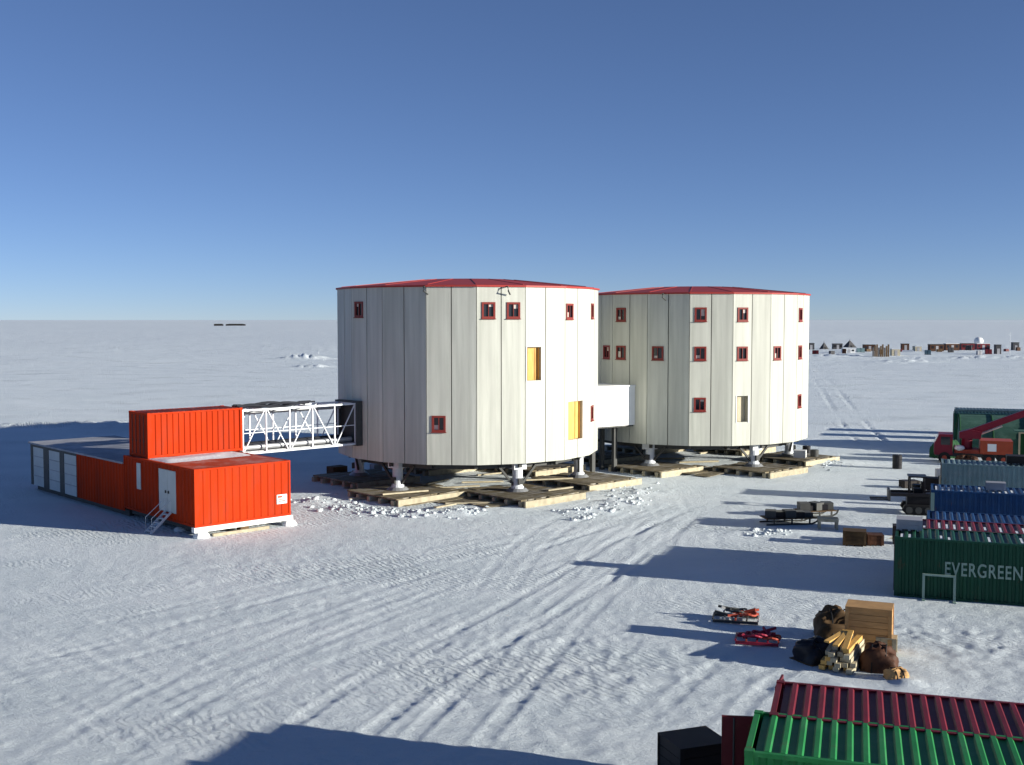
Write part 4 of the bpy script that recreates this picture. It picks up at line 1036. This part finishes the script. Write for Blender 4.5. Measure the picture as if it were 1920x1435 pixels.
MB().lathe([(1.1, 0), (1.1, 2.0)], 12).build('pedestal', 'steel', dm)
MB().lathe([(1.5, 2.0), (1.85, 2.8), (1.8, 3.6), (1.35, 4.3), (.7, 4.65), (.05, 4.75)], 16).build('shell', 'white', dm, smooth=True)
hut(1872, 664, 1.8, 3.2, 2, 'far narrow dark hut right of the white dome', 'camp_dark', 'dark')
hut(1905, 657, 2.2, 3.0, 2.5, 'far dark hut at the end of the camp beyond the mast', 'camp_dark', 'dark')
mp_ = at(1893, 668)
ms = thing('mast', 'far thin mast among the camp huts', 'mast', (mp_.x, mp_.y, gz(mp_) - .1), 0)
MB().cyl((0, 0, 0), (0, 0, 8), .09, .05, n=8).build('pole', 'galv', ms)
MB().box(-.6, .6, -.03, .03, 7.0, 7.08).build('cross_arm', 'galv', ms)
rnd = random.Random(21)
for q in range(16):
    p = at(1535 + q * 25 + rnd.uniform(-9, 9), rnd.uniform(656, 668)); w_ = rnd.uniform(1.2, 2.6); h_ = rnd.uniform(.9, 1.9)
    t = thing('cargo_pallet', 'far small strapped cargo load among the camp huts', 'cargo', (p.x, p.y, gz(p) - .1), rnd.uniform(-.5, .5), 'cargo loads scattered round the far camp')
    MB().box(-w_ / 2, w_ / 2, -.6, .6, .15, h_).build('load', rnd.choice(['camp_dark', 'brown', 'darkwood', 'c_teal', 'c_grey', 'ply_pale', 'c_red']), t)
    MB().box(-w_ / 2 - .1, w_ / 2 + .1, -.7, .7, 0, .148).build('pallet', 'darkwood', t)
    MB().box(-.06, .06, -.62, .62, .16, h_ + .03).build('strap', 'black', t)
# remote shelters on the horizon
for px, w_, lab in ((409, 16, 'remote low dark shelter on the horizon, the shorter one'), (441, 36, 'remote long dark shelter on the horizon')):
    p = at(px, 611.5); z = 0
    t = thing('remote_shelter', lab, 'shelter', (p.x, p.y, -.4), 0)
    MB().box(-w_ / 2, w_ / 2, 0, 8, 0, 3.6).build('wall', 'c_dark', t)
    MB().prism([(-w_ / 2 - 1, 3.603), (w_ / 2 + 1, 3.603), (w_ * .3, 4.6), (-w_ * .3, 4.6)], -.5, 8.5).build('roof', 'steel_dark', t)

# ------------------------------------------------------------------ snow chunks
def chunks(n, picks, seed, smin, smax):
    rnd = random.Random(seed); mb = MB()
    base = []
    for i in range(n):
        px, py, sx, sy = rnd.choice(picks)
        p = at(rnd.gauss(px, sx), min(1400, rnd.gauss(py, sy)))
        r = smin * (smax / smin) ** (rnd.random() ** 2.2)
        z = gz(p) - r * .1
        m1, m2 = 7, 4; vs = []; fs = []
        for j in range(m2 + 1):
            f = math.pi * j / m2
            for k in range(m1):
                a = 2 * math.pi * k / m1 + j * .4; q = r * rnd.uniform(.7, 1.2)
                vs.append((p.x + q * math.sin(f) * math.cos(a), p.y + q * math.sin(f) * math.sin(a), z + q * .75 * math.cos(f)))
        for j in range(m2):
            for k in range(m1): fs.append((j * m1 + k, j * m1 + (k + 1) % m1, (j + 1) * m1 + (k + 1) % m1, (j + 1) * m1 + k))
        mb.add(vs, fs)
    return mb
sc = chunks(900, [(590, 945, 25, 8), (650, 955, 25, 6), (700, 960, 25, 5), (800, 966, 35, 5), (870, 962, 25, 5), (1090, 965, 30, 6), (1160, 945, 25, 9), (1190, 925, 20, 9), (1560, 872, 15, 4),
                  (1440, 1000, 30, 4), (590, 660, 20, 12)], 3, .03, .26).build('snow_chunks', 'snow', None, smooth=True)
tag(sc, 'broken white snow lumps heaped round the timber rafts', 'snow', kind='stuff')
